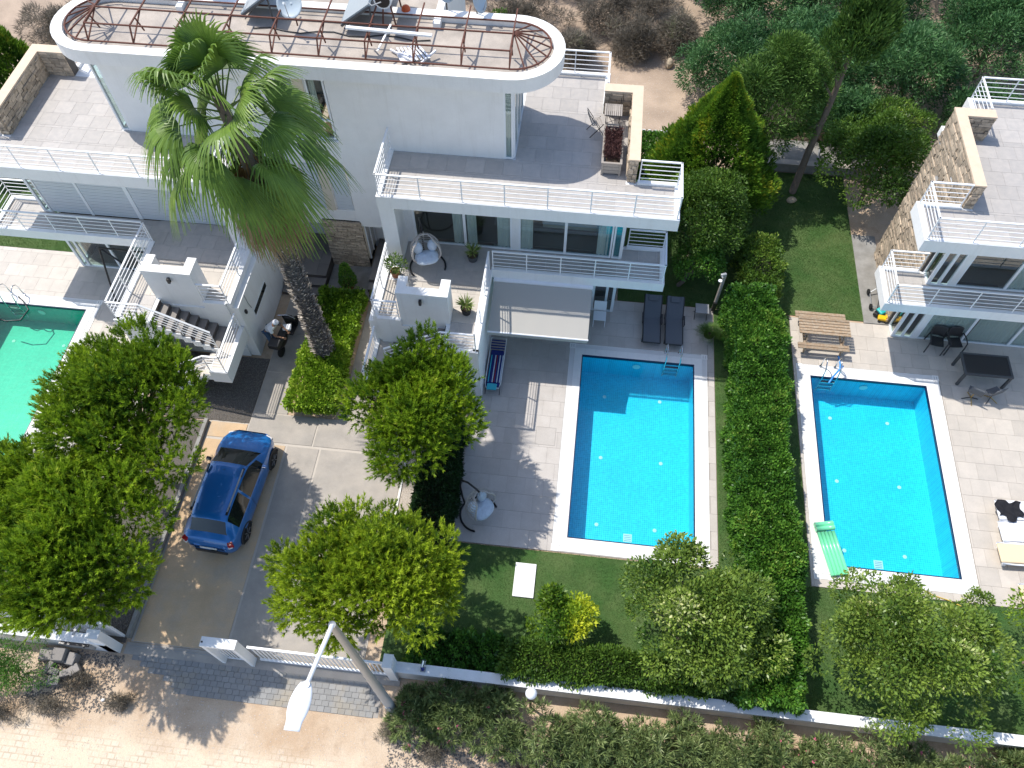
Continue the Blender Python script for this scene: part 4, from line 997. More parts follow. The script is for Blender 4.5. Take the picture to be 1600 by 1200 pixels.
# oleanders along the road
OL = [(-3.3, 3.55, .75, .8), (-2.2, 3.75, .85, .95), (-1.1, 3.7, .9, .95), (.35, 3.4, .95, 1.1), (1.6, 3.55, .9, 1.05), (2.9, 3.3, 1.0, 1.15), (4.1, 3.5, .9, 1.1), (5.3, 3.35, 1.0, 1.1), (6.6, 3.55, 1.0, 1.15), (7.8, 3.5, .95, 1.05), (9.1, 3.45, .95, 1.1), (10.4, 3.5, .95, 1.0), (11.7, 3.5, .95, 1.0), (13.0, 3.7, .9, .9), (3.6, 2.3, .9, .9), (5.2, 2.2, .9, .9), (7.0, 2.3, .9, .9), (1.9, 2.5, .7, .7)]
OW = ['leftmost oleander with pink flowers, at the foot of the street lamp', 'second oleander from the street lamp, dark with a few pink flowers', 'dark oleander left of the white globe lamp', 'paler oleander just right of the white globe lamp',
      'oleander with bare grey stems right of the globe lamp', 'oleander below the low bright hedge, middle of the wall', 'oleander under the speckled tree beside the middle pool', 'oleander left of the long hedge end', 'oleander at the foot of the long hedge',
      'pink-flowered oleander just right of the long hedge', 'pink-flowered oleander under the right speckled tree', 'oleander near the right end of the front wall', 'oleander below the big right tree', 'rightmost oleander at the lower right corner',
      'low oleander on the bottom edge, left one', 'low oleander on the bottom edge, middle one', 'low oleander on the bottom edge, right one', 'small low oleander beside the sandy road']
for i, ((x, y, r, z), lb) in enumerate(zip(OL, OW)):
    t = thing('oleander', lb, 'shrub', (x, y, 0), 'oleanders along the road wall')
    nr = int(520*r); P, e, k, sc_ = crown_points((x, y, z*.45), (r*1.15, r*1.0, z*.75), nr, 40, .4, zmin=.05)
    P3 = np.repeat(P, 13, 0); D3 = np.repeat(unit(e+np.array([0, 0, .6])), 13, 0)
    fastmesh('foliage', leaves(P3, D3, .19, .13, jit=.62), 4, 'oleander', t, np.repeat(RNG.uniform(0, .7, nr), 13)+RNG.uniform(0, .35, nr*13))
    mb = MB()
    for q in sc_[:14]: mb.tube([(x+random.uniform(-.1, .1), y+random.uniform(-.1, .1), 0), tuple(q)], [.02, .008], 5)
    mb.build('stem', 'bark', t)
    if i in (0, 1, 2, 9, 10, 11, 8):
        nf = 9 if i != 2 else 3; s = RNG.choice(nr, nf); Pf = np.repeat(P[s]+np.array([0, 0, .08]), 7, 0)+RNG.normal(0, .02, (nf*7, 3))
        fastmesh('blossom', leaves(Pf, np.tile([[0, 0, 1.]], (nf*7, 1)), .065, .8, jit=.9), 4, 'pink', t)
# shrubs lower left
broadleaf('wild_bush', 'dark green bush by the road wall in the lower left corner', 'bush', (-14.9, 3.6, 0), (-15.0, 3.55, .5), (1.5, .85, .65), 7000, .075, 'hedge', nsub=50, sub=.4, asp=.3, r0=.03, zmin=.04)
# dry brush
def brush(label, c, r, n, m='scrub', h=.9, size=.28, name='dry_brush', asp=.06):
    t = thing(name, label, 'dry brush', (c[0], c[1], 0), 'dry brushwood')
    P, e, k, sc_ = crown_points((c[0], c[1], h*.35), (r[0], r[1], h*.7), n, 30, .45, hollow=.2, zmin=.02)
    ton = RNG.uniform(0, 1, 30)[k]*.6+RNG.uniform(0, .35, n)
    fastmesh('twig_mass', leaves(P, e+np.array([0, 0, .3]), size, asp, jit=1.2), 4, m, t, ton)
    mb = MB()
    for q in sc_[:16]: mb.tube([(c[0]+random.uniform(-.2, .2), c[1]+random.uniform(-.2, .2), 0), tuple(q)], [.02, .006], 4)
    mb.build('stem', 'bark', t)
DB = [((-3.5, 35), (2.6, 2.0)), ((0.3, 35.5), (2.4, 2.2)), ((2.6, 37.2), (2.0, 2.2)), ((-1.5, 38.5), (3, 1.8)), ((-6.5, 38), (2.5, 2)), ((1.8, 33.6), (1.3, 1.0)), ((-1.0, 32.8), (1.4, .9)), ((3.6, 34.6), (1.2, 1.1)), ((-25.5, 32), (2.5, 2.0)), ((-21.5, 30.5), (2.0, 1.6)), ((-18.5, 31.5), (1.8, 1.5))]
DL = ['dry grey brush nearest the roof end at the top edge', 'dry grey brush in the middle of the top edge', 'dry brush beside the blue-green trees at the top edge', 'dry brush farther up beyond the top edge', 'dry brush behind the satellite dishes', 'low dry tuft beside the sandy path',
      'low dry tuft behind the corner railing', 'dry tuft right of the pale rock', 'dry brush in the top left corner', 'dry brush between the left cypress and the roof', 'low dry brush just behind the left end of the roof']
for (c, r), lb in zip(DB, DL): brush(lb, c, r, 8000, h=1.3, size=.3)
broadleaf('wild_bush', 'green bush at the top edge behind the roof dishes', 'bush', (-5.0, 33, 0), (-5.0, 33.2, .8), (2.2, 1.2, .9), 5000, .14, 'shrub', nsub=40, sub=.4, asp=.3, r0=.04, zmin=.04)
brush('tangle of grey dead branches behind the low concrete wall', (8.6, 28.8), (1.5, .8), 2200, h=1.0, size=.5, asp=.03)
brush('reddish dead twigs left of the bare trunk behind the concrete wall', (7.5, 28.3), (1.0, .7), 1500, h=.6, size=.35, asp=.05)
for lb, c, r in (('dead weeds on the rubble bank left of the drive', (-12.9, 3.4), (.7, .5)), ('dry weeds below the rubble pile', (-13.6, 2.7), (.9, .5)), ('dry weeds at the lower left photo edge', (-14.9, 2.4), (.8, .4)),
                 ('dry weeds left of the block paving corner', (-11.6, 3.0), (.6, .4)), ('dead weeds at the foot of the lamp post', (-3.9, 3.2), (.5, .45)), ('dry weeds below the pink oleander', (-2.6, 2.7), (.7, .3)), ('dry weeds on the bottom edge below the globe lamp', (-.2, 2.5), (1.0, .3))):
    brush(lb, c, r, 1500, h=.3, size=.13, asp=.09)
# grass blades on the lawns and verge (nobody could count them)
def grassfield(name, rects, dens, m='grass', h=.045):
    Ps = []
    for (x0, x1, y0, y1) in rects:
        n = int((x1-x0)*(y1-y0)*dens); Ps.append(np.stack([RNG.uniform(x0, x1, n), RNG.uniform(y0, y1, n), np.full(n, .005)], 1))
    P = np.concatenate(Ps); n = len(P); d = unit(np.stack([RNG.normal(0, .6, n), RNG.normal(0, .6, n), np.ones(n)], 1)); s = unit(np.cross(d, sphere_dirs(n)))*.006
    hh = h*RNG.uniform(.5, 1.3, (n, 1)); V = np.stack([P-s, P+s, P+d*hh], 1)
    patch = .5+.2*np.sin(P[:, 0]*1.3+np.sin(P[:, 1]*.9)*1.5)+.15*np.sin(P[:, 1]*2.1+P[:, 0]*.4)
    o = fastmesh(name, V, 3, m, None, patch+RNG.uniform(-.35, .35, n), kind='stuff'); tag(o, 'short mown grass of the gardens', 'grass'); return o
grassfield('lawn_grass', [(-4.4, 5.6, 4.95, 8.84), (7.2, 16, 4.95, 8.62), (5.25, 5.6, 9, 18.9), (1.7, 10.68, 18.97, 26.4), (7.2, 7.98, 9, 18.9), (-24, -19.8, 19.02, 24)], 1900)
def pebbles(name, rects, dens, m, r=.03, label='loose gravel', z=.0):
    base = np.array([(1, 0, 0), (-.5, .87, 0), (-.5, -.87, 0), (0, 0, .9)]); F = [(0, 1, 3), (1, 2, 3), (2, 0, 3)]
    Ps = []
    for (x0, x1, y0, y1) in rects:
        n = int((x1-x0)*(y1-y0)*dens); Ps.append(np.stack([RNG.uniform(x0, x1, n), RNG.uniform(y0, y1, n), np.full(n, z)], 1))
    P = np.concatenate(Ps); n = len(P); a = RNG.uniform(0, 6.28, n); s = r*RNG.uniform(.4, 1.5, n); ca, sa = np.cos(a)*s, np.sin(a)*s
    Q = np.empty((n, 4, 3)); 
    for i in range(4): Q[:, i, 0] = P[:, 0]+base[i, 0]*ca-base[i, 1]*sa; Q[:, i, 1] = P[:, 1]+base[i, 0]*sa+base[i, 1]*ca; Q[:, i, 2] = P[:, 2]+base[i, 2]*s*.7
    V = np.stack([Q[:, f] for f in F], 1).reshape(-1, 3); o = fastmesh(name, V, 3, m, None, kind='stuff'); tag(o, label, 'gravel')
    return o
mat('pebble_dark', (.19, .17, .15), .9, fine=.4, fscale=12); mat('pebble_pale', (.60, .54, .47), .85, fine=.3, fscale=12)
pebbles('dark_gravel', [(-14.4, -10.66, 12.25, 14.9), (-16, -12.16, 4.9, 7.5)], 900, 'pebble_dark', .028, 'dark crushed stone beside the drive')
pebbles('pale_gravel', [(-4.95, -4.3, 8.9, 12.5)], 1500, 'pebble_pale', .028, 'pale gravel strip beside the dark hedge')
pebbles('rubble_grit', [(-14.5, -12.0, 2.7, 4.3), (-3.9, 0.8, 2.2, 3.3)], 420, 'pebble_dark', .035, 'grey stones lying along the road verge', -.03)
pebbles('road_grit', [(-15, 4, 1.0, 4.3), (-4, 5, 27, 34)], 70, 'pebble_pale', .016, 'small stones scattered over the dirt', -.03)

# ---------------------------------------------------------------- fan palm
pt = thing('fan_palm', 'tall fan palm with a rough trunk and a hanging skirt of brown leaves', 'palm tree', (-8.5, 15.0, 0))
tb = MB(); ax = [Vector((-8.5, 15.0, 0)), Vector((-8.55, 15.02, 2.5)), Vector((-8.6, 15.0, 6.0)), Vector((-8.68, 14.98, 9.6)), Vector((-8.85, 14.95, 11.5))]
tb.tube(ax, [.34, .29, .24, .20, .13], 16); tk = tb.build('trunk', 'palm_bark', pt, smooth=True)
def axis_at(z):
    for a, b in zip(ax, ax[1:]):
        if z <= b.z: return a.lerp(b, (z-a.z)/(b.z-a.z))
    return ax[-1]
Vs = []; ton = []
for k in range(2100):      # old leaf bases, crossing like a basket
    z = .35+7.3*k/2100; c = axis_at(z); a = k*2.39996; r = .33-.022*z-.0; d = np.array([math.cos(a), math.sin(a), 0]); s = np.array([-math.sin(a), math.cos(a), 0])
    p = np.array(c)+d*r*.93; wv = random.uniform(.03, .06); L_ = random.uniform(.10, .24); tip = p+d*random.uniform(.05, .17)+np.array([0, 0, L_])+s*random.uniform(-.14, .14)
    Vs += [p-s*wv, p+s*wv, tip+s*.015, tip-s*.015]; ton.append(random.random())
fastmesh('leaf_bases', np.array(Vs), 4, 'palm_base', tk, np.array(ton), kind='stuff')
def fan(origin_, az, el, plen, rad, droop, m, nseg=34, spread=2.2, name='frond', twist=0.0):
    """one fan leaf: petiole then folded segments whose ends split and droop"""
    o = np.array(origin_); f = np.array([math.cos(az)*math.cos(el), math.sin(az)*math.cos(el), math.sin(el)]); sd = np.array([-math.sin(az), math.cos(az), 0])
    up = np.cross(f, sd)*-1; up = up*(1 if up[2] > 0 else -1)
    sd = sd*math.cos(twist)+up*math.sin(twist); up = np.cross(sd, f); up = up*(1 if up[2] > 0 else -1)
    sag = plen*.12; h = o+f*plen-np.array([0, 0, sag]); f2 = unit(f-np.array([0, 0, .25])); V = []; T = []
    fr = MB().tube([tuple(o), tuple(o+f*plen*.5-np.array([0, 0, sag*.3])), tuple(h)], [.028, .02, .014], 6).build(name, 'yucca' if m == 'palm_leaf' else m, pt)
    for i in range(nseg):
        t = (i/(nseg-1)-.5)*2*spread*.5*2/2; ang = (i/(nseg-1)-.5)*spread*2*.72
        d = f2*math.cos(ang)+sd*math.sin(ang); L = rad*(1-.20*abs(ang)/1.6)*random.uniform(.92, 1.05); w0 = .006; wm = L*.034
        prev = h; pts = []; n_ = 7; dd = d+up*.10*math.cos(ang)
        for j in range(n_+1):
            s_ = j/n_; bend = droop*(s_**2.2)
            p = h+dd*L*s_-np.array([0, 0, 1])*bend*L+up*.10*L*math.sin(s_*2.4)
            if j >= n_-2: p = p+sd*random.uniform(-.03, .03)+np.array([.05, -.04, -.02])*(j-n_+3)*s_
            w_ = (w0+(wm-w0)*min(1, s_*2.2))*(1 if s_ < .55 else max(.1, 1-(s_-.55)/.45*.85)); pts.append((p, w_))
        ls = unit(np.cross(d, up)); fold = up*.6
        for (p, w1), (q, w2) in zip(pts, pts[1:]):
            V += [p-ls*w1, p+fold*w1*.8, q+fold*w2*.8, q-ls*w2]; V += [p+fold*w1*.8, p+ls*w1, q+ls*w2, q+fold*w2*.8]
            tn = .42+.35*math.cos(ang*1.2)*(1 if i % 2 else .7)+random.uniform(-.1, .1); T += [tn, tn-.12]
    fastmesh('blade', np.array(V), 4, m, fr, np.array(T)); return fr

GA = 2.39996
for k in range(33):
    u = k/32; el = math.radians(84-116*u+random.uniform(-12, 12)); az = k*GA+.6
    z = 11.5-1.1*u; c = axis_at(z)
    fan((c.x+.1*math.cos(az), c.y+.1*math.sin(az), z), az, el, random.uniform(.85, 1.35)+.15*u, random.uniform(1.15, 1.5), .25+.5*u+random.uniform(-.15, .35), 'palm_leaf', twist=random.uniform(-1.0, 1.0), nseg=random.randint(26, 34), spread=random.uniform(1.7, 2.3))
for k in range(6):
    az = k*GA+2.0; z = 10.4-.09*k; c = axis_at(z)
    fan((c.x+.15*math.cos(az), c.y+.15*math.sin(az), z), az, math.radians(-55-random.uniform(0, 15)), .9, 1.0, .6, 'palm_leaf', nseg=26, spread=1.7)
for k in range(30):
    az = k*GA; z = 9.7-.05*k; c = axis_at(z)
    fan((c.x+.17*math.cos(az), c.y+.17*math.sin(az), z), az, math.radians(-58-random.uniform(0, 20)), .75, random.uniform(.75, .95), .6, 'palm_dead', nseg=20, spread=1.3, name='dead_frond')

# ================================================================ OBJECTS
# ---- blue hatchback with roof rails (local: +Y forward)
car = thing('parked_car', 'metallic blue hatchback with silver roof rails parked on the drive', 'car', (-10.22, 9.58, .006), rz=-.05)
ks = [-2.03, -1.98, -1.88, -1.70, -1.36, -1.22, -.7, 0, .34, .46, 1.16, 1.26, 1.6, 1.85, 1.97, 2.02]
kz = [.62, .84, .98, 1.10, 1.44, 1.50, 1.54, 1.555, 1.525, 1.49, 1.03, .99, .92, .83, .72, .58]
kw = [.50, .67, .79, .84, .865, .867, .868, .868, .868, .867, .86, .855, .825, .73, .60, .44]
kr = [.45, .55, .60, .58, .53, .53, .545, .56, .565, .565, .66, .68, .66, .60, .52, .45]
kb = [.60, .80, .93, .97, .975, .975, .96, .95, .94, .94, .93, .93, .86, .77, .66, .54]
ys = sorted(set(list(np.round(np.linspace(-2.03, 2.02, 46), 3))+ks+[-1.45, -1.40, -.42, -.34, .62, .84, .92]))
def ring_(y):
    z, w_, r_, b_ = (float(np.interp(y, ks, q)) for q in (kz, kw, kr, kb))
    low = .20+.12*max(0, (abs(y)-1.6))/.4
    cab = max(0.0, min(1.0, (z-b_)/.35))
    g = (r_+.045)*1.0 if cab > .5 else (w_-.10)+(r_+.045-w_+.10)*cab*2
    return [(w_*.55, low-.02), (w_-.07, low), (w_-.005, low+.15), (w_, .52), (w_, .70), (w_-.012, b_-.05), (w_-.035, b_), (g, z-.085*cab-.02*(1-cab)), (g-.05, z-.03*cab-.005), (r_*.6, z+.012), (0, z+.025)]
Rg = [ring_(y) for y in ys]; K = len(Rg[0]); body = MB(); glassf = {'windscreen': MB(), 'rear_window': MB(), 'side_window': MB()}
def cv(i, k, s): return (s*Rg[i][k][0], float(ys[i]), Rg[i][k][1])
parts_ = {}
for s in (1, -1):
    for i in range(len(ys)-1):
        ym = (ys[i]+ys[i+1])/2
        for k in range(K-1):
            q = [cv(i, k, s), cv(i+1, k, s), cv(i+1, k+1, s), cv(i, k+1, s)]; nm = 'body'
            if k in (8, 9) and .46 < ym < 1.16: nm = 'windscreen'
            elif k in (8, 9) and -1.70 < ym < -1.40: nm = 'rear_window'
            elif k == 6 and -.34 < ym < .84: nm = 'side_window_front%d' % s
            elif k == 6 and -1.36 < ym < -.42: nm = 'side_window_back%d' % s
            if s < 0: q = q[::-1]
            parts_.setdefault(nm, []).append(q)
    for i, e in ((0, 1), (len(ys)-1, -1)):
        for k in range(K-1): parts_['body'].append([cv(i, k, s), cv(i, k+1, s), (0, float(ys[i]), Rg[i][k+1][1]), (0, float(ys[i]), Rg[i][k][1])])
for nm, qs in parts_.items():
    idx = {}; V = []; F = []
    for q in qs:
        f = []
        for p in q:
            kk = tuple(round(a, 4) for a in p)
            if kk not in idx: idx[kk] = len(V); V.append(p)
            if idx[kk] not in f: f.append(idx[kk])
        if len(f) > 2: F.append(tuple(f))
    m_ = MB(); m_.v = V; m_.f = F
    m_.build('body' if nm == 'body' else ('side_window' if nm.startswith('side') else nm), 'car_blue' if nm == 'body' else 'car_glass', car, smooth=True, local=True)
for s in (-1, 1):
    r = MB().box(s*.56-.02, s*.56+.02, -1.15, .28, 1.565, 1.60).build('roof_rail', 'galv', car, local=True, bevel=.008)
    for y in (-1.08, .2): MB().box(s*.56-.025, s*.56+.025, y-.16, y+.12, 1.52, 1.585).build('rail_foot', 'black_metal', r, local=True)
    mr = MB().box(s*.86, s*1.0, .68, .78, .93, 1.05).build('door_mirror', 'car_blue' if s > 0 else 'dark_plastic', car, local=True, bevel=.02)
    MB().box(s*.875, s*.99, .67, .682, .945, 1.035).build('mirror_glass', 'chrome', mr, local=True)
    MB().obox((s*.71, -1.90, .86), (.16, .16, .20), rz=s*.5).build('tail_light', 'lamp_red', car, local=True, bevel=.02)
    MB().obox((s*.70, -1.945, .80), (.13, .12, .07), rz=s*.5).build('reverse_light', 'plate', car, local=True, bevel=.02)
    MB().obox((s*.62, 1.86, .70), (.26, .14, .12), rz=-s*.35).build('headlight', 'glass_blind', car, local=True, bevel=.03)
    for y in (-1.28, 1.30):
        w_ = MB(); pr = [(.0, -.1), (.30, -.1), (.32, -.06), (.32, .06), (.30, .09), (.21, .10)]
        b0 = MB().lathe(pr, n=26)
        b0.v = [(s*(.77+p[2]), y+p[0], .325+p[1]) for p in b0.v]; wh = b0.build('wheel', 'tyre', car, smooth=True, local=True)
        b1 = MB().lathe([(.0, .095), (.06, .10), (.07, .085), (.2, .085), (.22, .10)], n=26, cap=False)
        b1.v = [(s*(.775+p[2]), y+p[0], .325+p[1]) for p in b1.v]; b1.build('rim', 'tyre', wh, smooth=True, local=True)
        sp = MB()
        for k in range(6):
            a = k*math.pi/3; sp.bar((s*.872, y+.04*math.cos(a), .325+.04*math.sin(a)), (s*.868, y+.21*math.cos(a), .325+.21*math.sin(a)), .05, .015)
        sp.build('spokes', 'rim', wh, local=True)
        ar = MB().tube([(s*.865, y+.375*math.cos(a), .325+.375*math.sin(a)) for a in [math.pi*k/14-.1 for k in range(15)]], .028, 6).build('wheel_arch', 'dark_plastic', car, smooth=True, local=True)
        b2 = MB().lathe([(.365, 0), (.365, .01)], n=24); b2.v = [(s*(.862+p[2]*.5), y+p[0], max(.2, .325+p[1])) for p in b2.v]; b2.build('wheel_well', 'tyre', car, local=True)
    MB().box(s*.869, s*.878, -.36, -.355, .3, .94).build('door_gap', 'black_metal', car, local=True)
    for y in (-.62, .28): MB().box(s*.868, s*.89, y-.09, y+.09, .83, .86).build('door_handle', 'car_blue', car, local=True, bevel=.008)
MB().box(-.26, .26, -2.055, -2.035, .62, .73).build('number_plate', 'plate', car, local=True)
MB().box(-.50, .50, -2.06, -1.98, .27, .47).build('rear_bumper_trim', 'dark_plastic', car, local=True, bevel=.03)
MB().tube([(0, .22, 1.55), (0, .12, 1.70)], .006, 5).build('aerial', 'black_metal', car, local=True)
MB().bar((-.5, 1.13, 1.065), (.05, 1.05, 1.115), .015).bar((.1, 1.13, 1.065), (.55, 1.03, 1.115), .015).build('wiper', 'black_metal', car, local=True)

# ---- loungers of grey sling
def sling_lounger(x, label):
    t = thing('sun_lounger', label, 'sun lounger', (x, 17.85, 0), 'grey sling loungers at the far end of the middle pool')
    for s in (-.31, .31): MB().tube([(s, -.95, .33), (s, .15, .33), (s, .92, .72)], .024, 6).build('side_rail', 'dark_plastic', t, local=True)
    MB().bar((-.31, -.96, .33), (.31, -.96, .33), .03, .05).build('end_rail', 'dark_plastic', t, local=True)
    MB().grid(lambda u, v: (-.29+.58*u, -.94+(1.86*v), (.35-.02*math.sin(u*math.pi)) if v < .585 else .35-.02*math.sin(u*math.pi)+(v-.585)/.415*.39), 6, 22).build('sling', 'sling_grey', t, local=True, smooth=False)
    MB().obox((0, .80, .70), (.36, .22, .05), Matrix.Rotation(.46, 3, 'X')).build('head_pad', 'sling_grey', t, local=True, bevel=.02)
    for sx in (-.31, .31):
        for sy in (-.72, .42): MB().bar((sx, sy, 0), (sx, sy, .33), .035).build('leg', 'dark_plastic', t, local=True)
        MB().bar((sx*1.12, -.15, .46), (sx*1.12, .25, .47), .05, .03).bar((sx*1.12, -.12, .33), (sx*1.12, -.12, .46), .025).bar((sx*1.12, .2, .33), (sx*1.12, .2, .46), .025).build('armrest', 'dark_plastic', t, local=True)
    return t
l1 = sling_lounger(2.92, 'grey sling sun lounger, left one of the pair by the middle pool')
dup(l1, (3.72, 17.85, 0), 0, 'grey sling sun lounger, right one of the pair, behind the pool ladder', l1['group'])
# ---- folded striped loungers leaning in a stack
t = thing('folded_lounger', 'stack of folded blue striped beach loungers beside the stair wall', 'folding lounger', (-2.5, 15.3, 0))
MB().box(-2.74, -2.28, 14.5, 16.0, .10, .30).build('fabric', 'stripe_blue', t, bevel=.03)
for k, (x, m_) in enumerate(((-2.70, 'towel_aqua'), (-2.62, 'stripe_blue'), (-2.56, 'cushion'), (-2.5, 'stripe_red'), (-2.46, 'stripe_blue'), (-2.40, 'cushion'), (-2.34, 'stripe_blue'), (-2.3, 'cushion'))):
    MB().box(x, x+.035, 14.62, 15.75, .30, .325+.004*k).build('stripe', m_, t)
MB().tube([(-2.78, 16.4, .45), (-2.24, 16.4, .45), (-2.24, 15.8, .33), (-2.24, 14.6, .32), (-2.28, 14.42, .28), (-2.74, 14.42, .28), (-2.78, 14.6, .32), (-2.78, 15.8, .33)], .016, 8, True).build('frame', 'metal_white', t)
for k in range(4): MB().bar((-2.76, 16.0+k*.1, .39+k*.02), (-2.26, 16.0+k*.1, .39+k*.02), .05, .01).build('strap', 'stripe_blue', t)
MB().box(-2.70, -2.36, 14.30, 14.55, .30, .36).build('towel', 'towel_aqua', t, bevel=.02)
for x in (-2.76, -2.26): MB().bar((x, 14.7, .3), (x, 14.3, 0), .02).build('leg', 'black_metal', t)
# ---- egg chairs
def egg(loc, rz, label):
    t = thing('egg_chair', label, 'hanging chair', loc, 'hanging egg chairs on black stands', rz)
    C0 = Vector((0, 0, .95)); A, B, Cc = .50, .46, .60
    def pt_(phi, az): return (A*math.cos(phi)*math.sin(az), C0.y+B*math.cos(phi)*math.cos(az), C0.z+Cc*math.sin(phi)*(1.15 if phi > 0 else .75))
    rim = []
    for k in range(32):
        a = 2*math.pi*k/32; ph = math.sin(a)*1.15; lim = math.radians(118) if True else 0
        az = math.radians(112)*(1 if math.cos(a) > 0 else -1)*min(1, abs(math.cos(a))*2.2); rim.append(pt_(ph, az if abs(az) > .02 else .02))
    MB().tube([(x, y-.02, z) for x, y, z in rim], .028, 8, True).build('rim', 'rope', t, local=True, smooth=True)
    sh = MB()
    for k in range(15):
        ph = -1.1+2.2*k/14; sh.tube([pt_(ph, math.radians(a)) for a in range(-112, 113, 16)], .013, 5)
    sh.build('rope_shell', 'rope', t, local=True, kind='stuff')
    for k in range(5):
        az = math.radians(-80+40*k); MB().tube([pt_(-1.3+2.6*j/12, az) for j in range(13)], .012, 5).build('rib', 'rope', t, local=True)
    cu = MB().grid(lambda u, v: (.40*math.sin(math.pi*v)*math.cos(2*math.pi*u), -.06+.33*math.sin(math.pi*v)*math.sin(2*math.pi*u), .70+.15*math.cos(math.pi*v)+.03*math.sin(6*math.pi*u)*math.sin(math.pi*v)), 28, 12, True).build('seat_cushion', 'cushion', t, local=True, smooth=True)
    for s in (-1, 1):
        MB().grid(lambda u, v: (s*.24+.16*math.sin(math.pi*v)*math.cos(2*math.pi*u), .16+.14*math.sin(math.pi*v)*math.sin(2*math.pi*u), .98+.26*math.cos(math.pi*v)), 20, 10, True).build('side_cushion', 'cushion', t, local=True, smooth=True)
    MB().tube([(.60*math.sin(a), .12-.60*math.cos(a), .03) for a in [math.radians(62+236*k/18) for k in range(19)]], .032, 10).build('base', 'black_metal', t, local=True, smooth=True)
    MB().tube([(0, .72, .03), (0, .78, .4), (0, .80, .8), (0, .82, 1.2), (0, .74, 1.75), (0, .45, 1.95), (0, .12, 1.93), (0, 0, 1.88)], .032, 10).build('pole', 'black_metal', t, local=True, smooth=True)
    MB().tube([(0, 0, 1.88), (0, 0, 1.62)], .012, 6).build('chain', 'galv', t, local=True)
    return t
e1 = egg((-4.95, 17.15, 3.03), .35, 'rope egg chair with pale cushions on the first-floor terrace')
dup(e1, (-2.25, 9.75, .01), 1.0, 'rope egg chair with pale cushions beside the dark hedge', e1['group'])
# ---- potted plants
def rosette(t, c, n, L, m, w_=.12, up=.5, part='leaves'):
    d = sphere_dirs(n); d[:, 2] = np.abs(d[:, 2])*.9+up*.5; d = unit(d)
    fastmesh(part, leaves(np.tile(np.array([c]), (n, 1))+d*.02, d, L, w_, jit=.08, sv=.2), 4, m, t, RNG.uniform(.1, .95, n))
def pot(label, loc, r, h, m, kind):
    t = thing('potted_plant', label, 'potted plant', loc)
    x, y, z = loc
    MB().lathe([(0, 0), (r*.72, 0), (r, h), (r*.9, h), (r*.86, h-.05), (0, h-.05)], loc, 20, False).build('pot', m, t, smooth=False)
    MB().lathe([(0, h-.05), (r*.85, h-.045)], loc, 12, False).build('compost', 'soil', t)
    if kind == 'yucca': rosette(t, (x, y, z+h+.12), 90, .36, 'yucca', .11)
    elif kind == 'bush':
        P, e, k, s_ = crown_points((x, y, z+h+.32), (.34, .34, .38), 700, 14, .45, hollow=.3); fastmesh('leaves', leaves(P, e, .11, .25), 4, 'shrub', t, RNG.uniform(.2, 1, 700))
    elif kind == 'cone':
        n = 1800; u = RNG.uniform(0, 1, n); a = RNG.uniform(0, 6.28, n); R_ = .32*(1-u*.75)*np.minimum(1, u*8+.5); P = np.stack([x+R_*np.cos(a), y+R_*np.sin(a), z+h+u*.95], 1)
        fastmesh('leaves', leaves(P, np.stack([np.cos(a), np.sin(a), .5+0*a], 1), .09, .5), 4, 'hedge', t, RNG.uniform(.2, 1, n)); MB().tube([(x, y, z), (x, y, z+1.1)], .02, 6).build('stem', 'bark', t)
    elif kind == 'cycad':
        V = []; T = []
        for k in range(26):
            az = k*2.4; el = random.uniform(.2, 1.1); o = np.array([x, y, z+h+.05]); f = np.array([math.cos(az)*math.cos(el), math.sin(az)*math.cos(el), math.sin(el)]); sd = np.array([-math.sin(az), math.cos(az), 0]); L = .62
            for j in range(2, 16):
                s_ = j/16; p = o+f*L*s_-np.array([0, 0, .28*s_*s_]); ll = .15*math.sin(math.pi*min(1, s_+.08))+.02
                for sg in (-1, 1):
                    q = p+sd*sg*ll+f*.06; V += [p-f*.008, p+f*.010, q+f*.004, q-f*.004]; T.append(random.uniform(.2, .8))
        fastmesh('leaves', np.array(V), 4, 'shrub', t, np.array(T))
    elif kind == 'cactus':
        MB().lathe([(.02, 0), (r*.9, .06), (r*.95, .16), (r*.5, .26), (0, .28)], (x, y, z+h-.03), 14, False).build('cactus_ball', 'olive', t, smooth=True)
    return t
mat('olive', (.12, .14, .03), .8, fine=.2, fscale=70)
pot('spiky yucca in a grey pot near the first-floor glass doors', (-3.52, 17.75, 3.03), .20, .26, 'pot_grey', 'yucca')
pot('spiky yucca in a black pot near the top of the outside stair', (-3.42, 15.52, 3.0), .19, .28, 'pot_black', 'yucca')
pot('bushy reddish-potted shrub beside the egg chair and the white rail', (-6.0, 16.8, 3.0), .17, .26, 'terracotta', 'bush')
pot('cone-shaped shrub in a clay pot before the stone column', (-8.5, 18.42, .05), .24, .30, 'terracotta', 'cone')
pot('feathery young palm in a pale pot under the long hedge', (4.98, 17.5, .01), .22, .28, 'pot_pale', 'cycad')
pot('small round cactus in a bowl on the right entrance step', (-7.45, 17.98, .155), .16, .12, 'pot_black', 'cactus')
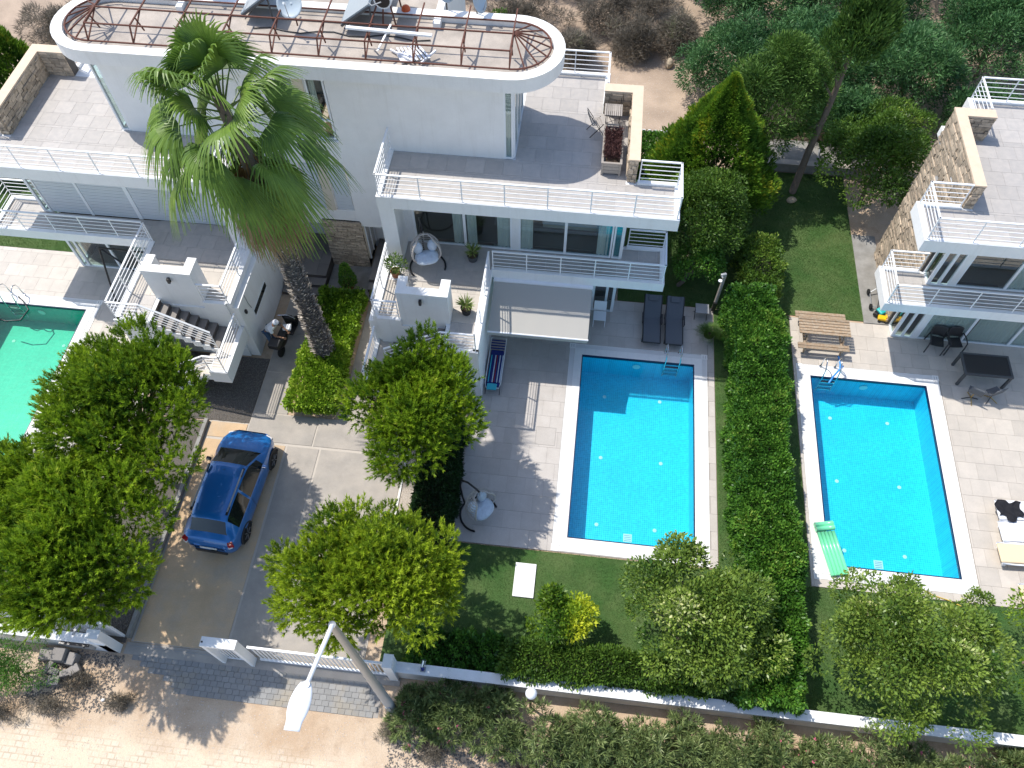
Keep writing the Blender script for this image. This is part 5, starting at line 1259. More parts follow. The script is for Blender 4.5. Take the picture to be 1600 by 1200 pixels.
# ---- bistro set behind the stone parapet (upper terrace, z 6)
t = thing('bistro_table', 'square slatted bistro table behind the stone parapet', 'table', (.72, 21.35, 6.0))
for k in range(9): MB().box(.44+k*.064, .44+k*.064+.048, 21.08, 21.64, 6.69, 6.71).build('slat', 'timber_grey', t)
for y in (21.1, 21.62): MB().bar((.44, y, 6.68), (1.0, y, 6.68), .02).build('frame_bar', 'black_metal', t)
for x in (.5, .94): MB().bar((x, 21.1, 6.68), (x, 21.6, 6.0), .02).bar((x, 21.6, 6.68), (x, 21.1, 6.0), .02).build('leg', 'black_metal', t)
def bistro_chair(loc, rz, label):
    t = thing('bistro_chair', label, 'folding chair', loc, 'folding slatted bistro chairs on the upper terrace', rz)
    for k in range(6): MB().box(-.19, .19, -.18+k*.062, -.18+k*.062+.042, .44, .455).build('seat_slat', 'timber_grey', t, local=True)
    for k in range(2): MB().box(-.19, .19, .24+k*.02, .25+k*.02, .66+k*.11, .73+k*.11).build('back_slat', 'timber_grey', t, local=True)
    for s in (-.2, .2): MB().bar((s, -.22, 0), (s, .27, .87), .018).bar((s, .24, 0), (s, -.2, .46), .018).build('leg', 'black_metal', t, local=True)
    return t
bc = bistro_chair((.74, 20.80, 6.0), math.pi, 'slatted bistro chair between the small table and the long planter')
dup(bc, (.20, 21.05, 6.0), 1.9, 'slatted bistro chair left of the small table, seen side-on', bc['group'])
dup(bc, (.75, 21.78, 6.0), 0, 'slatted bistro chair on the far side, tucked against the stone return wall', bc['group'])
t = thing('planter_box', 'long wooden planter of brown heather on the upper terrace', 'planter', (.78, 19.85, 6.0))
for k in range(3):
    for x in (.50, 1.04): MB().box(x, x+.025, 19.15, 20.55, 6.08+k*.135, 6.20+k*.135).build('board', 'timber_grey', t)
    for y in (19.13, 20.545): MB().box(.50, 1.065, y, y+.02, 6.08+k*.135, 6.20+k*.135).build('board', 'timber_grey', t)
for x in (.48, 1.03):
    for y in (19.11, 20.53): MB().box(x, x+.06, y, y+.06, 6.0, 6.5).build('corner_post', 'timber_grey', t)
MB().ringband([(.46, 19.09), (1.11, 19.09), (1.11, 20.61), (.46, 20.61)], [(.53, 19.16), (1.04, 19.16), (1.04, 20.54), (.53, 20.54)], 6.5, 6.52).build('rim', 'timber_grey', t)
n = 3200; P = np.stack([RNG.uniform(.53, 1.04, n), RNG.uniform(19.35, 20.6, n), 6.45+RNG.uniform(0, .22, n)], 1); fastmesh('heather', leaves(P, np.tile([[0, 0, 1.]], (n, 1)), .09, .3, jit=.8), 4, 'heather', t, RNG.uniform(0, 1, n))
MB().box(.6, 1.0, 19.2, 20.5, 6.2, 6.42).build('soil', 'soil', t)
# ---- plastic chair by the open door, folding side table, floodlight post
t = thing('plastic_chair', 'white plastic chair half hidden by the awning at the garden door', 'chair', (1.0, 17.9, 0))
MB().box(.78, 1.24, 17.6, 18.02, .42, .45).build('seat', 'fabric_white', t, bevel=.02); MB().obox((1.0, 18.1, .68), (.46, .03, .42), Matrix.Rotation(-.2, 3, 'X')).build('backrest', 'fabric_white', t, bevel=.01)
for x in (.8, 1.22):
    for y in (17.62, 18.0): MB().bar((x, y, 0), (x, y, .42), .025).build('leg', 'fabric_white', t)
t = thing('side_table', 'small pale folding table at the foot of the floodlight post', 'table', (4.72, 18.55, 0))
MB().box(4.48, 4.96, 18.32, 18.75, .44, .46).build('tabletop', 'galv', t); 
for x in (4.5, 4.94): MB().bar((x, 18.34, .44), (x, 18.73, 0), .02).bar((x, 18.73, .44), (x, 18.34, 0), .02).build('leg', 'black_metal', t)
t = thing('floodlight_post', 'grey wooden post with two small floodlights beside the dark lawn', 'lamp post', (5.2, 18.85, 0))
MB().tube([(5.2, 18.85, 0), (5.22, 18.88, 2.0)], [.07, .06], 10).build('post', 'timber_grey', t)
MB().obox((5.15, 18.8, 2.1), (.2, .1, .12), rz=.4).build('floodlight', 'galv', t, bevel=.02); MB().bar((5.22, 18.88, 1.95), (5.1, 18.7, 2.1), .03).build('bracket', 'metal_white', t)
MB().lathe([(.02, 0), (.07, .03), (.07, .05)], (5.05, 18.62, 1.95), 12).build('floodlight', 'metal_white', t); MB().box(5.12, 5.25, 18.73, 18.8, .1, .55).build('switch_box', 'black_metal', t)
# ---- picnic table
t = thing('picnic_table', 'weathered wooden picnic table with attached benches', 'picnic table', (9.0, 17.95, 0))
for k in range(6): MB().box(8.08, 9.86, 17.60+k*.125, 17.60+k*.125+.10, .73, .77).build('top_plank', 'timber', t)
for y0 in (17.16, 18.56):
    for k in range(2): MB().box(8.08, 9.86, y0+k*.135, y0+k*.135+.115, .43, .47).build('bench_plank', 'timber', t)
for x in (8.3, 9.58):
    MB().box(x, x+.06, 17.15, 18.85, .36, .43).build('bearer', 'timber', t); MB().box(x, x+.06, 17.6, 18.35, .66, .73).build('bearer', 'timber', t)
    MB().bar((x+.09, 17.68, .70), (x+.09, 17.28, 0), .05, .09).build('leg', 'timber', t); MB().bar((x+.09, 18.25, .70), (x+.09, 18.70, 0), .05, .09).build('leg', 'timber', t)
# ---- black dining table, chairs of the right villa
t = thing('dining_table', 'black dark-topped garden dining table on the shaded terrace', 'table', (14.35, 16.9, 0))
MB().box(13.62, 15.12, 16.52, 17.32, .72, .74).build('tabletop', 'dark_plastic', t); MB().ringband([(13.56, 16.46), (15.18, 16.46), (15.18, 17.38), (13.56, 17.38)], [(13.63, 16.53), (15.11, 16.53), (15.11, 17.31), (13.63, 17.31)], .68, .75).build('frame', 'pot_grey', t)
for x in (13.57, 15.09):
    for y in (16.47, 17.29): MB().box(x, x+.08, y, y+.08, 0, .68).build('leg', 'pot_grey', t)
def arm_chair(loc, rz, label):
    t = thing('garden_chair', label, 'garden chair', loc, 'black plastic garden armchairs by the right villa windows', rz)
    MB().grid(lambda u, v: (-.23+.46*u, -.22+.44*v, .43-.02*math.sin(u*math.pi)), 6, 6).build('seat', 'dark_plastic', t, local=True, smooth=True)
    b_ = MB().grid(lambda u, v: (-.25+.5*u, .22+.10*v+.05*(1-(2*u-1)**2), .44+.44*v*(1-.12*(2*u-1)**4)), 10, 6).build('backrest', 'dark_plastic', t, local=True, smooth=True); b_.modifiers.new('s', 'SOLIDIFY').thickness = .02
    for s in (-1, 1):
        MB().tube([(s*.27, .24, .66), (s*.30, 0, .68), (s*.29, -.22, .64), (s*.28, -.26, .42), (s*.28, -.27, 0)], .022, 8).build('front_leg', 'dark_plastic', t, local=True, smooth=True); MB().bar((s*.26, .24, .62), (s*.27, .32, 0), .035).build('back_leg', 'dark_plastic', t, local=True)
    return t
a1 = arm_chair((13.0, 18.0, 0), -.15, 'black armchair left of the pair by the right villa window')
dup(a1, (13.62, 18.02, 0), .1, 'black armchair right of the pair by the right villa window', a1['group'])
def swivel(loc, rz, label):
    t = thing('shell_chair', label, 'chair', loc, 'dark shell chairs with brass feet at the black table', rz)
    b_ = MB().grid(lambda u, v: (-.22+.44*u, -.2+.45*v if v < .6 else .07+.10*(v-.6), .44-.02*math.sin(math.pi*u) if v < .6 else .44+(v-.6)*.9), 8, 10).build('shell', 'sling_grey', t, local=True, smooth=True); b_.modifiers.new('s', 'SOLIDIFY').thickness = .03
    MB().tube([(0, 0, .42), (0, 0, .1)], .02, 8).build('stem', 'brass', t, local=True)
    for k in range(4): a = k*math.pi/2+.5; MB().bar((0, 0, .12), (.28*math.cos(a), .28*math.sin(a), .012), .022).build('foot', 'brass' if k % 2 else 'black_metal', t, local=True)
    return t
mat('brass', (.55, .38, .14), .35, metal=.8)
s1 = swivel((13.95, 15.95, 0), 2.7, 'dark shell chair tucked under the black table, left one')
dup(s1, (14.62, 16.02, 0), 3.6, 'dark shell chair tucked under the black table, right one', s1['group'])
# ---- toys beside the right villa
t = thing('child_scooter', 'black child tricycle parked on the concrete strip by the stone wall', 'tricycle', (11.2, 20.1, .03))
MB().tube([(11.25, 19.5, .15), (11.3, 19.9, .35), (11.3, 20.5, .38)], .05, 8).build('frame', 'black_metal', t); MB().box(11.18, 11.44, 19.9, 20.7, .36, .46).build('seat', 'dark_plastic', t, bevel=.04)
for c in ((10.98, 19.55), (10.98, 20.25), (11.4, 19.6), (11.4, 20.4)):
    b0 = MB().lathe([(0, -.03), (.11, -.03), (.11, .03)], n=14); b0.v = [(c[0]+p[2], c[1]+p[0], .14+p[1]) for p in b0.v]; b0.build('wheel', 'tyre', t)
MB().bar((10.98, 19.55, .14), (11.4, 19.6, .14), .03).bar((11.0, 20.2, .14), (11.35, 20.4, .3), .03).bar((11.0, 19.6, .15), (11.02, 20.2, .16), .025).build('axle', 'galv', t)
t = thing('toy_bucket', 'turquoise and black toy cart beside the stone wall corner', 'toy', (11.32, 19.33, .03))
MB().obox((11.34, 19.35, .17), (.34, .30, .22), rz=.6).build('tub', 'teal_plastic', t, bevel=.05); MB().obox((11.16, 19.26, .15), (.26, .18, .16), rz=.9).build('cover', 'black_metal', t, bevel=.04); MB().tube([(11.4, 19.5, .2), (11.5, 19.65, .5)], .015, 6).build('handle', 'teal_plastic', t)
t = thing('toy_truck', 'yellow toy truck on the paving at the stone wall corner', 'toy', (11.37, 19.04, .03))
MB().obox((11.36, 19.05, .15), (.36, .2, .12), rz=-.15).build('tray', 'yellow_plastic', t, bevel=.03); MB().obox((11.50, 19.05, .24), (.14, .18, .12), rz=-.15).build('cab', 'yellow_plastic', t, bevel=.03)
for c in ((11.24, 18.96), (11.24, 19.15), (11.48, 18.94), (11.48, 19.13)): MB().lathe([(.05, 0), (.05, .04)], (c[0], c[1], .04), 10).build('wheel', 'tyre', t)
# ---- lilo, hoses
t = thing('air_mattress', 'green inflatable lilo lying on the pool coping', 'air mattress', (8.66, 9.95, .02), rz=.22); t.scale = (.82, .92, .9)
for k in range(5): MB().tube([(-.28+k*.14, -1.0, .07), (-.28+k*.14, .0, .075), (-.28+k*.14, .52, .07)], [.075, .078, .07], 10).build('tube', 'lilo', t, local=True, smooth=True)
for k in range(2): MB().tube([(-.36, .64+k*.15, .11), (.36, .64+k*.15, .11)], .09, 12).build('pillow', 'lilo', t, local=True, smooth=True)
h_ = MB().tube([(9.62, 17.25, .03), (9.65, 16.9, .03), (9.6, 16.62, .06), (9.55, 16.5, .5), (9.45, 16.4, .45), (9.3, 16.25, .2), (9.2, 16.1, -.02)], .03, 8).build('hose', 'blue_hose', smooth=True); tag(recenter(h_), 'blue pool hose hanging over the right pool ladder', 'hose')
h_ = MB().tube([(11.2, 8.95, .03), (11.6, 8.75, .03), (12.0, 8.65, .03), (12.4, 8.5, .03)], .015, 8).build('hose', 'yellow_hose', smooth=True); tag(recenter(h_), 'yellow garden hose at the lawn edge below the right pool', 'hose')
h_ = MB().tube([(-20.9, 16.6, .03), (-20.6, 16.4, .1), (-20.3, 16.1, -.02), (-20.4, 15.6, -.03), (-20.9, 15.5, -.03), (-21.4, 15.6, -.03)], .025, 8).build('hose', 'black_metal', smooth=True); tag(recenter(h_), 'dark hose curling into the green pool', 'hose')
# ---- white sun loungers by the right pool (head to the right)
def plastic_lounger(loc, m, label, rz):
    t = thing('sun_lounger', label, 'sun lounger', loc, 'moulded sun loungers at the right photo edge', rz)
    MB().box(0, 1.25, -.31, .31, .27, .35).build('bed', m, t, local=True, bevel=.06); MB().obox((1.6, 0, .50), (.75, .60, .06), Matrix.Rotation(-.45, 3, 'Y')).build('backrest', m, t, local=True, bevel=.025)
    for s in (-1, 1): MB().tube([(.02, s*.33, .30), (.4, s*.34, .27), (1.3, s*.34, .25), (1.9, s*.33, .30)], .03, 8).build('side_rail', 'fabric_white', t, local=True, smooth=True)
    for x in (.15, 1.5):
        for s in (-.28, .28): MB().box(x, x+.08, s-.03, s+.03, 0, .28).build('leg', 'fabric_white', t, local=True)
    return t
plastic_lounger((13.66, 10.22, 0), 'fabric_cream', 'cream-topped lounger, third down at the right photo edge', .05)
plastic_lounger((13.84, 10.93, 0), 'fabric_white', 'plain white lounger between the cream one and the one with black clothes', .05)
plastic_lounger((13.88, 11.66, 0), 'fabric_white', 'white lounger with black clothes thrown on it', .05)
plastic_lounger((14.05, 8.95, 0), 'fabric_cream', 'cream lounger behind the bright tree at the right edge', .05)
c_ = MB().grid(lambda u, v: (13.86+.75*u+.06*math.sin(v*7), 11.42+.55*v+.05*math.sin(u*9)-(.12 if .3 < u < .7 else 0)*(1-v), .37+.035*math.sin(u*17+v*5)*math.sin(v*11)+.02), 24, 18).build('clothes', 'cloth_black', smooth=True); tag(recenter(c_), 'crumpled black clothes dropped on a white lounger', 'clothes')
# ---- stone slab on the lawn, boulders
s_ = MB().box(-1.0, -.36, 7.30, 8.36, .0, .07).build('stone_slab', 'white_stone', bevel=.008); tag(recenter(s_), 'white rectangular slab lying on the front lawn', 'slab')
def rock(c, r, label, m='stone_rock', name='rock', cat='rock'):
    b = MB().grid(lambda u, v: (c[0]+r[0]*math.sin(math.pi*v)*math.cos(6.283*u)*(1+.15*math.sin(9*u+3*v)), c[1]+r[1]*math.sin(math.pi*v)*math.sin(6.283*u)*(1+.12*math.sin(13*u)), c[2]+r[2]*math.cos(math.pi*v)), 10, 6, True).build(name, m); tag(recenter(b), label, cat)
rock((8.45, 24.8, .08), (.2, .16, .12), 'flat pale stone at the foot of the bare trunk'); rock((3.4, 33.0, .1), (.18, .3, .25), 'pale yellow rock at the edge of the blue-green trees'); rock((1.8, 31.3, .05), (.1, .1, .08), 'small stone on the sandy path')
# rubble blocks
RB = [((-14.2, 4.06, .12), (.42, .34, .24), .1, 'squared grey block nearest the green bush'), ((-13.75, 4.05, .22), (.36, .36, .44), .05, 'tall stacked grey block against the white wall'), ((-13.42, 4.0, .14), (.26, .34, .3), -.05, 'narrow grey block beside the tall stacked one'),
      ((-13.25, 3.72, .13), (.30, .26, .2), .75, 'grey block tipped at an angle, rightmost of the pile'), ((-13.5, 3.62, .08), (.3, .2, .16), .3, 'low grey block in the middle of the pile'), ((-13.82, 3.62, .10), (.30, .18, .18), -.2, 'grey block half buried in the middle of the pile'),
      ((-14.05, 3.72, .10), (.16, .36, .16), -.5, 'long rounded kerb piece beside the green bush'), ((-13.75, 3.38, .10), (.34, .26, .14), .12, 'flat grey slab at the bottom of the pile')]
for c, s, r, lb in RB:
    b = MB().obox(c, s, rz=r).build('concrete_block', 'rubble', bevel=.02); tag(recenter(b), lb, 'block', 'broken blocks heaped by the white wall')
rock((-12.9, 3.5, .03), (.1, .08, .07), 'pale pebble beside the rubble heap')
rock((-12.2, 3.05, 0), (.06, .05, .04), 'small white stone on the sand near the paving', 'white_stone')
# ---- street lamp
t = thing('street_lamp', 'grey steel street lamp with a long white lamp head', 'street lamp', (-3.94, 3.71, -.03))
MB().tube([(-3.94, 3.71, -.03), (-3.94, 3.71, 4), (-3.94, 3.71, 8.8)], [.14, .11, .075], 12).build('pole', 'galv', t, smooth=True)
MB().box(-4.0, -3.86, 3.56, 3.6, .8, 1.15).build('service_door', 'galv', t)
ar = MB().tube([(-3.94, 3.71, 8.78), (-4.0, 3.3, 8.84), (-4.11, 2.62, 8.9)], .045, 10).build('arm', 'lamp_white', t, smooth=True)
MB().lathe([(.07, 0), (.07, .12)], (-4.115, 2.58, 8.84), 10).build('clamp', 'galv', ar)
hd = MB().grid(lambda u, v: (-4.14+.02*0+(.20*(math.sin(math.pi*min(.80, .10+.86*v))**.6))*math.cos(6.283*u)-.05*v, 2.62-.82*v, 8.90+.08*(math.sin(math.pi*min(.9, .08+.9*v))**.6)*math.sin(6.283*u)), 20, 14, True)
hd.f.append(tuple(range(19, -1, -1))); n0 = 14*20; hd.f.append(tuple(n0+i for i in range(20)))
hd.build('lamp_head', 'lamp_white', t, smooth=True)
# ---- globe lamp and wall spotlight
t = thing('globe_lamp', 'white round globe lamp on a short post behind the oleanders', 'lamp', (-.13, 4.22, 0))
MB().tube([(-.13, 4.22, 0), (-.13, 4.22, 1.82)], .035, 8).build('post', 'black_metal', t)
MB().grid(lambda u, v: (-.13+.155*math.sin(math.pi*v)*math.cos(6.283*u), 4.22+.155*math.sin(math.pi*v)*math.sin(6.283*u), 1.97+.155*math.cos(math.pi*v)), 24, 14, True).build('globe', 'lamp_white', t, smooth=True)
t = thing('wall_spotlight', 'small silver-headed spotlight clamped on the front wall', 'spotlight', (-3.2, 4.72, .82))
MB().tube([(-3.2, 4.72, .82), (-3.2, 4.74, 1.0)], .05, 8).build('stand', 'stripe_blue', t); MB().tube([(-3.2, 4.76, 1.0), (-3.16, 4.92, 1.14)], [.04, .06], 10).build('lamp_head', 'chrome', t); MB().box(-3.26, -3.12, 4.66, 4.8, .82, .86).build('foot', 'galv', t)
v_ = MB().box(-2.15, -1.95, 4.585, 4.60, .45, .52).build('letter_slot', 'black_metal'); tag(recenter(v_), 'dark slot in the front of the low white wall', 'wall slot')
# ---- low concrete wall / tank at the back, white fence
t = thing('retaining_wall', 'low grey concrete wall with a flat top behind the back lawn', 'wall', (9, 26.5, 0))
MB().box(6.2, 12.0, 26.5, 26.7, 0, .42).build('wall', 'concrete_grey', t); MB().box(6.2, 12.0, 26.7, 28.0, 0, .40).build('top_slab', 'concrete_grey', t); MB().box(6.2, 11.9, 26.46, 26.75, .42, .46).build('coping', 'concrete', t)
p_ = MB().tube([(9.55, 26.8, .46), (9.75, 27.8, .5)], .03, 6).build('pipe', 'galv'); tag(recenter(p_), 'thin grey pipe lying across the low concrete wall', 'pipe')
t = thing('picket_fence', 'low white fence behind the dark hedge beyond the villa', 'fence', (3.3, 26.9, 0))
for k in range(14): MB().box(1.7+k*.24, 1.82+k*.24, 26.88, 26.91, 0, 1.35).build('picket', 'metal_white', t)
MB().box(1.7, 5.0, 26.91, 26.94, 1.2, 1.26).build('rail', 'metal_white', t)
t = thing('utility_box', 'pale box standing among the bushes behind the right villa', 'box', (13.1, 29.4, 0))
MB().box(12.85, 13.35, 29.2, 29.6, 0, 1.1).build('cabinet', 'glass_blind', t); MB().box(12.82, 13.38, 29.17, 29.63, 1.1, 1.14).build('lid', 'metal_white', t)
# ---- black swing frame by the left villa
t = thing('swing_frame', 'black tubular frame standing under the left balcony', 'frame', (-16.2, 17.3, 0))
for (a, b) in (((-17.1, 17.55, 2.2), (-17.15, 16.8, 0)), ((-17.1, 17.55, 2.2), (-14.9, 17.5, 2.2)), ((-17.1, 17.55, 2.2), (-15.4, 17.0, 1.2)), ((-15.4, 17.0, 1.2), (-14.9, 16.6, .9)), ((-15.4, 17.0, 1.2), (-15.3, 16.5, 0)), ((-15.0, 17.4, 2.2), (-15.0, 16.5, 0)), ((-17.15, 16.8, .03), (-15.0, 16.5, .03))):
    MB().tube([a, b], .035, 8).build('tube', 'black_metal', t)
# ---- roof: solar panels, tank, dishes, ball, scrap
def solar(ox, oy, label, tank):
    t = thing('solar_heater', label, 'solar panel', (ox, oy, 9.0), 'tilted solar panels on the flat roof')
    M = Matrix.Rotation(-.62, 3, 'Y')
    MB().obox((ox+.5, oy+.95, 9.55), (1.15, 1.9, .08), M).build('panel', 'panel_glass', t); MB().obox((ox+.5, oy+.95, 9.50), (1.19, 1.94, .07), M).build('panel_frame', 'pot_grey', t)
    for y in (.1, 1.8):
        MB().bar((ox+.95, oy+y, 9.0), (ox+.95, oy+y, 9.85), .04).bar((ox+.05, oy+y, 9.0), (ox+.95, oy+y, 9.85), .03).build('stand', 'pot_grey', t)
    if tank:
        MB().tube([(ox+1.38, oy+.1, 10.0), (ox+1.38, oy+1.6, 10.0)], .27, 24).build('tank', 'tank_white', t, smooth=False); MB().tube([(ox+1.38, oy+.085, 10.0), (ox+1.38, oy+.1, 10.0)], .22, 20).build('tank_end', 'black_metal', t)
        for y in (.4, 1.3): MB().bar((ox+1.2, oy+y, 9.0), (ox+1.3, oy+y, 9.75), .04).bar((ox+1.6, oy+y, 9.0), (ox+1.5, oy+y, 9.75), .04).build('tank_leg', 'rust', t)
        MB().tube([(ox+.95, oy+.1, 9.9), (ox+1.1, oy-.1, 9.95), (ox+1.38, oy-.05, 10.05)], .02, 6).build('pipe', 'galv', t)
    return t
solar(-7.75, 21.25, 'tilted solar panel with a white cylinder tank beside the orange ball', True)
solar(-10.9, 21.4, 'tilted solar panel behind the palm top', False)
def dish(c, r, d, label, rust_=False):
    t = thing('satellite_dish', label, 'satellite dish', (c[0], c[1], 9.0), 'satellite dishes on the roof')
    D = Vector(d).normalized(); M = D.to_track_quat('Z', 'Y').to_matrix(); b = MB().lathe([(r*k/6, .16*r*(k/6)**2*2) for k in range(7)], n=24, cap=False)
    b.v = [tuple(Vector(c)+M @ Vector(p)) for p in b.v]; o = b.build('reflector', 'dish', t, smooth=True); o.modifiers.new('s', 'SOLIDIFY').thickness = .012
    MB().tube([(c[0], c[1]+.05, 9.0), (c[0], c[1]+.05, c[2])], .025, 8).build('mast', 'black_metal' if not rust_ else 'rust', t)
    tip = Vector(c)+D*r*1.0; MB().tube([tuple(Vector(c)+M @ Vector((0, -r*.9, .1))), tuple(tip)], .012, 6).build('feed_arm', 'galv', t); MB().obox(tip, (.06, .06, .1), M).build('feed_head', 'metal_white', t)
dish((-9.15, 21.3, 9.75), .42, (-.15, -.75, .5), 'blue-grey satellite dish between the two solar panels', True)
dish((-3.75, 22.3, 9.6), .40, (.9, -.25, .35), 'white satellite dish on the right back edge of the roof')
dish((-4.7, 22.4, 9.8), .36, (.75, -.5, .3), 'white satellite dish at the roof corner near the orange ball')
dish((-12.0, 22.5, 9.7), .40, (-.2, -.7, .5), 'satellite dish at the top photo edge behind the palm')
b = MB().grid(lambda u, v: (-5.95+.14*math.sin(math.pi*v)*math.cos(6.283*u), 22.3+.14*math.sin(math.pi*v)*math.sin(6.283*u), 9.14+.14*math.cos(math.pi*v)), 16, 10, True).build('ball', 'orange', smooth=True); tag(recenter(b), 'orange ball on the roof beside the white tank', 'ball')
t = thing('aluminium_profile', 'long pale aluminium profile resting on the rusty roof frame', 'metal profile', (-6.0, 20.4, 9.66))
MB().bar((-7.3, 20.42, 9.70), (-4.75, 20.30, 9.70), .11, .06).build('profile', 'metal_white', t); MB().bar((-6.3, 19.85, 9.4), (-6.0, 20.6, 9.76), .04).build('brace', 'metal_white', t)
t = thing('broken_chair', 'broken white slatted plastic chair lying on the roof', 'chair', (-5.45, 20.2, 8.93))
for k in range(7): MB().bar((-5.9+k*.10, 20.55+.03*k, 9.05), (-5.55+k*.12, 19.95+.02*k, 9.0+.02*k), .06, .012).build('slat', 'fabric_white', t)
MB().obox((-5.55, 20.25, 8.98), (.5, .45, .05), rz=.5).build('seat', 'fabric_white', t); MB().bar((-6.1, 20.5, 9.0), (-5.3, 19.9, 9.1), .05).bar((-5.1, 19.95, 9.0), (-4.7, 20.4, 9.15), .05).build('leg', 'fabric_white', t)
c_ = MB().tube([(-10.5+.5*k, 21.15+.10*math.sin(k*1.7), 8.95) for k in range(12)], .018, 6).build('cable', 'black_metal', smooth=True); tag(recenter(c_), 'dark cable trailing across the flat roof', 'cable')

# ---- person leaning over a scooter
sco = thing('motor_scooter', 'black motor scooter with a white box, parked by the left entrance wall', 'motor scooter', (-10.15, 15.75, 0), rz=-.12)
MB().grid(lambda u, v: (.17*math.sin(math.pi*v)**.6*math.cos(6.283*u), -.35+.75*(v-.5), .52+.20*math.sin(math.pi*v)**.6*math.sin(6.283*u)), 14, 10, True).build('body', 'black_metal', sco, smooth=True, local=True)
MB().box(-.15, .15, -.62, .12, .70, .80).build('seat', 'dark_plastic', sco, local=True, bevel=.05); MB().box(-.17, .17, .1, .5, .28, .34).build('footboard', 'dark_plastic', sco, local=True)
MB().grid(lambda u, v: (-.24+.48*u, .5+.10*math.sin(math.pi*u)-.08*v, .32+.62*v), 8, 6).build('front_shield', 'black_metal', sco, smooth=True, local=True)
for y in (-.62, .72):
    b0 = MB().lathe([(0, -.05), (.2, -.05), (.23, 0), (.2, .05)], n=18); b0.v = [(p[2], y+p[0], .235+p[1]) for p in b0.v]; b0.build('wheel', 'tyre', sco, smooth=True, local=True)
MB().tube([(-.33, .36, 1.0), (0, .46, .98), (.33, .36, 1.0)], .02, 8).build('handlebar', 'chrome', sco, local=True); MB().bar((0, .46, .98), (0, .7, .3), .06).build('fork', 'black_metal', sco, local=True)
MB().obox((.12, .02, .86), (.3, .26, .1), rz=.3).build('white_bag', 'fabric_white', sco, local=True, bevel=.04); MB().box(-.2, .2, -.95, -.6, .78, 1.02).build('rear_box', 'dark_plastic', sco, local=True, bevel=.04)
MB().obox((0, .45, .84), (.3, .16, .2)).build('headset', 'dark_plastic', sco, local=True, bevel=.04)
def skin_mesh(name, pts, edges, rad, m, parent, root=0, lv=2):
    me = bpy.data.meshes.new(name); me.from_pydata(pts, edges, []); me.materials.append(MATS[m]); o = bpy.data.objects.new(name, me); COL.objects.link(o); o.parent = parent
    sk = o.modifiers.new('skin', 'SKIN'); sk.use_smooth_shade = True; sv = me.skin_vertices[0].data
    for i, r in enumerate(rad): sv[i].radius = (r, r) if not hasattr(r, '__len__') else r
    sv[root].use_root = True; su = o.modifiers.new('sub', 'SUBSURF'); su.levels = lv; su.render_levels = lv; return o
pr = thing('person', 'person in a white t-shirt and jeans bending over the black scooter', 'person', (-10.68, 15.55, 0), rz=-.25)
# local +X is where the person looks; stooped from the hips
B = [(0, 0, .92), (.10, 0, 1.05), (.24, 0, 1.22), (.36, 0, 1.36), (.44, 0, 1.43), (.50, 0, 1.50), (.55, 0, 1.60),
     (0, .10, .86), (.05, .11, .48), (-.02, .12, .08), (.14, .13, .03), (0, -.10, .86), (.07, -.12, .48), (0, -.13, .08), (.16, -.14, .03),
     (.36, .19, 1.34), (.48, .24, 1.10), (.68, .18, 1.0), (.78, .15, .98), (.36, -.19, 1.34), (.50, -.24, 1.08), (.70, -.16, .98), (.80, -.13, .96)]
Eg = [(0, 1), (1, 2), (2, 3), (3, 4), (4, 5), (5, 6), (0, 7), (7, 8), (8, 9), (9, 10), (0, 11), (11, 12), (12, 13), (13, 14), (3, 15), (15, 16), (16, 17), (17, 18), (3, 19), (19, 20), (20, 21), (21, 22)]
Rr = [.115, .11, .12, .12, .055, .075, .095, .085, .055, .042, .04, .085, .055, .042, .04, .055, .04, .03, .032, .055, .04, .03, .032]
skin_mesh('body', B, Eg, Rr, 'skin', pr)
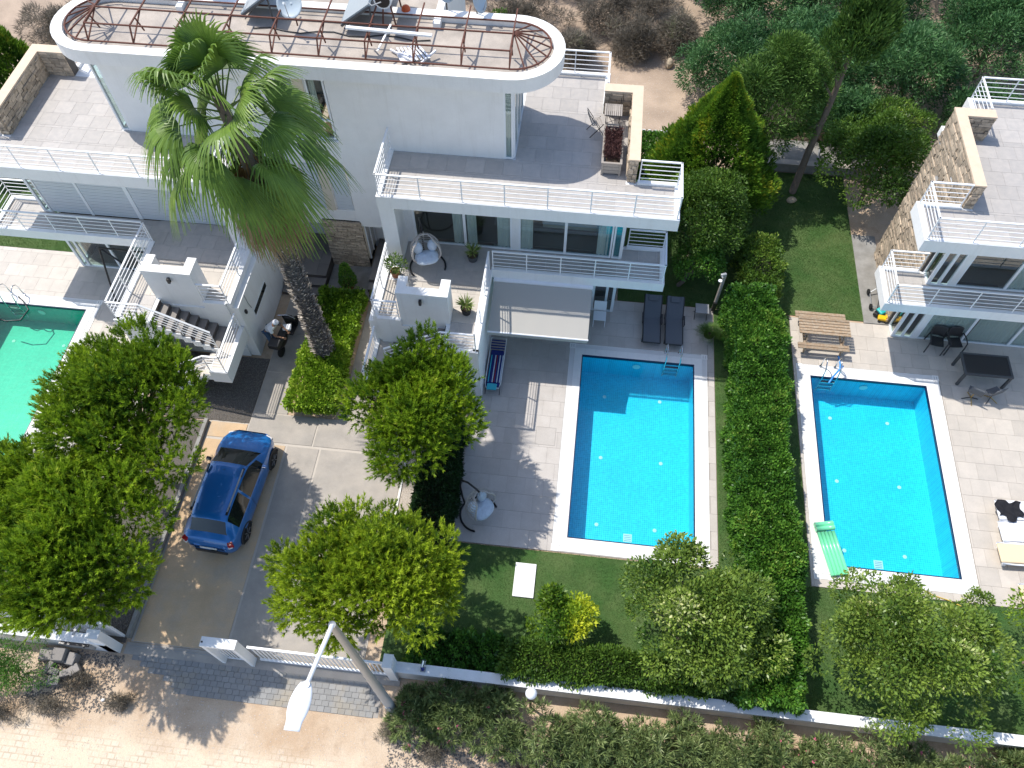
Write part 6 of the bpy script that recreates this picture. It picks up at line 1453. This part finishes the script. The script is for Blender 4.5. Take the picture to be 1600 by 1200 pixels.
for s in (-1, 1):
    h0 = Vector((.79, s*.14, .97))
    for k in range(4):
        q = [h0+Vector((0, -.03+.02*k, 0)), h0+Vector((.045, -.03+.02*k, -.012)), h0+Vector((.07-.008*abs(k-1.5), -.03+.02*k, -.04))]; skin_mesh('finger', [tuple(a) for a in q], [(0, 1), (1, 2)], [.009, .009, .007], 'skin', pr, lv=1)
    skin_mesh('thumb', [tuple(h0+Vector((-.01, -s*.03, 0))), tuple(h0+Vector((.02, -s*.055, -.01))), tuple(h0+Vector((.045, -s*.055, -.03)))], [(0, 1), (1, 2)], [.011, .010, .008], 'skin', pr, lv=1)
    skin_mesh('shoe', [(-.06, s*.125, .045), (.06, s*.13, .045), (.18, s*.135, .04)], [(0, 1), (1, 2)], [.05, .052, .045], 'fabric_white', pr, lv=1)
skin_mesh('t_shirt', [(.02, 0, .96), (.12, 0, 1.06), (.25, 0, 1.22), (.36, 0, 1.36), (.41, 0, 1.41), (.37, .20, 1.33), (.43, .235, 1.20), (.37, -.20, 1.33), (.44, -.235, 1.19)], [(0, 1), (1, 2), (2, 3), (3, 4), (3, 5), (5, 6), (3, 7), (7, 8)], [.15, .15, .155, .15, .085, .085, .065, .085, .065], 'fabric_white', pr)
skin_mesh('jeans', [(0, 0, .93), (0, .10, .86), (.05, .11, .48), (-.02, .12, .11), (0, -.10, .86), (.07, -.12, .48), (0, -.13, .11)], [(0, 1), (1, 2), (2, 3), (0, 4), (4, 5), (5, 6)], [.135, .10, .073, .062, .10, .073, .062], 'jeans', pr)
MB().grid(lambda u, v: (.545+.115*math.sin(math.pi*v*.55)*math.cos(6.283*u), .105*math.sin(math.pi*v*.55)*math.sin(6.283*u), 1.60+.115*math.cos(math.pi*v*.55)), 18, 8, True).build('cap', 'fabric_white', pr, smooth=True, local=True)
MB().box(.62, .74, -.07, .07, 1.575, 1.59).build('cap_peak', 'cloth_black', pr, local=True, bevel=.005)
MB().grid(lambda u, v: (.53+.10*math.sin(math.pi*v)*math.cos(6.283*u), .099*math.sin(math.pi*v)*math.sin(6.283*u), 1.565+.085*math.cos(math.pi*v)), 16, 8, True).build('hair', 'hair', pr, smooth=True, local=True)
for s in (-.035, .035): MB().lathe([(.009, 0), (.006, .004)], (.645, s, 1.58), 8).build('eye', 'hair', pr, local=True)
MB().obox((.655, 0, 1.555), (.03, .022, .035)).build('nose', 'skin', pr, local=True, bevel=.006); MB().obox((.642, 0, 1.525), (.012, .05, .01)).build('mouth', 'lamp_red', pr, local=True)
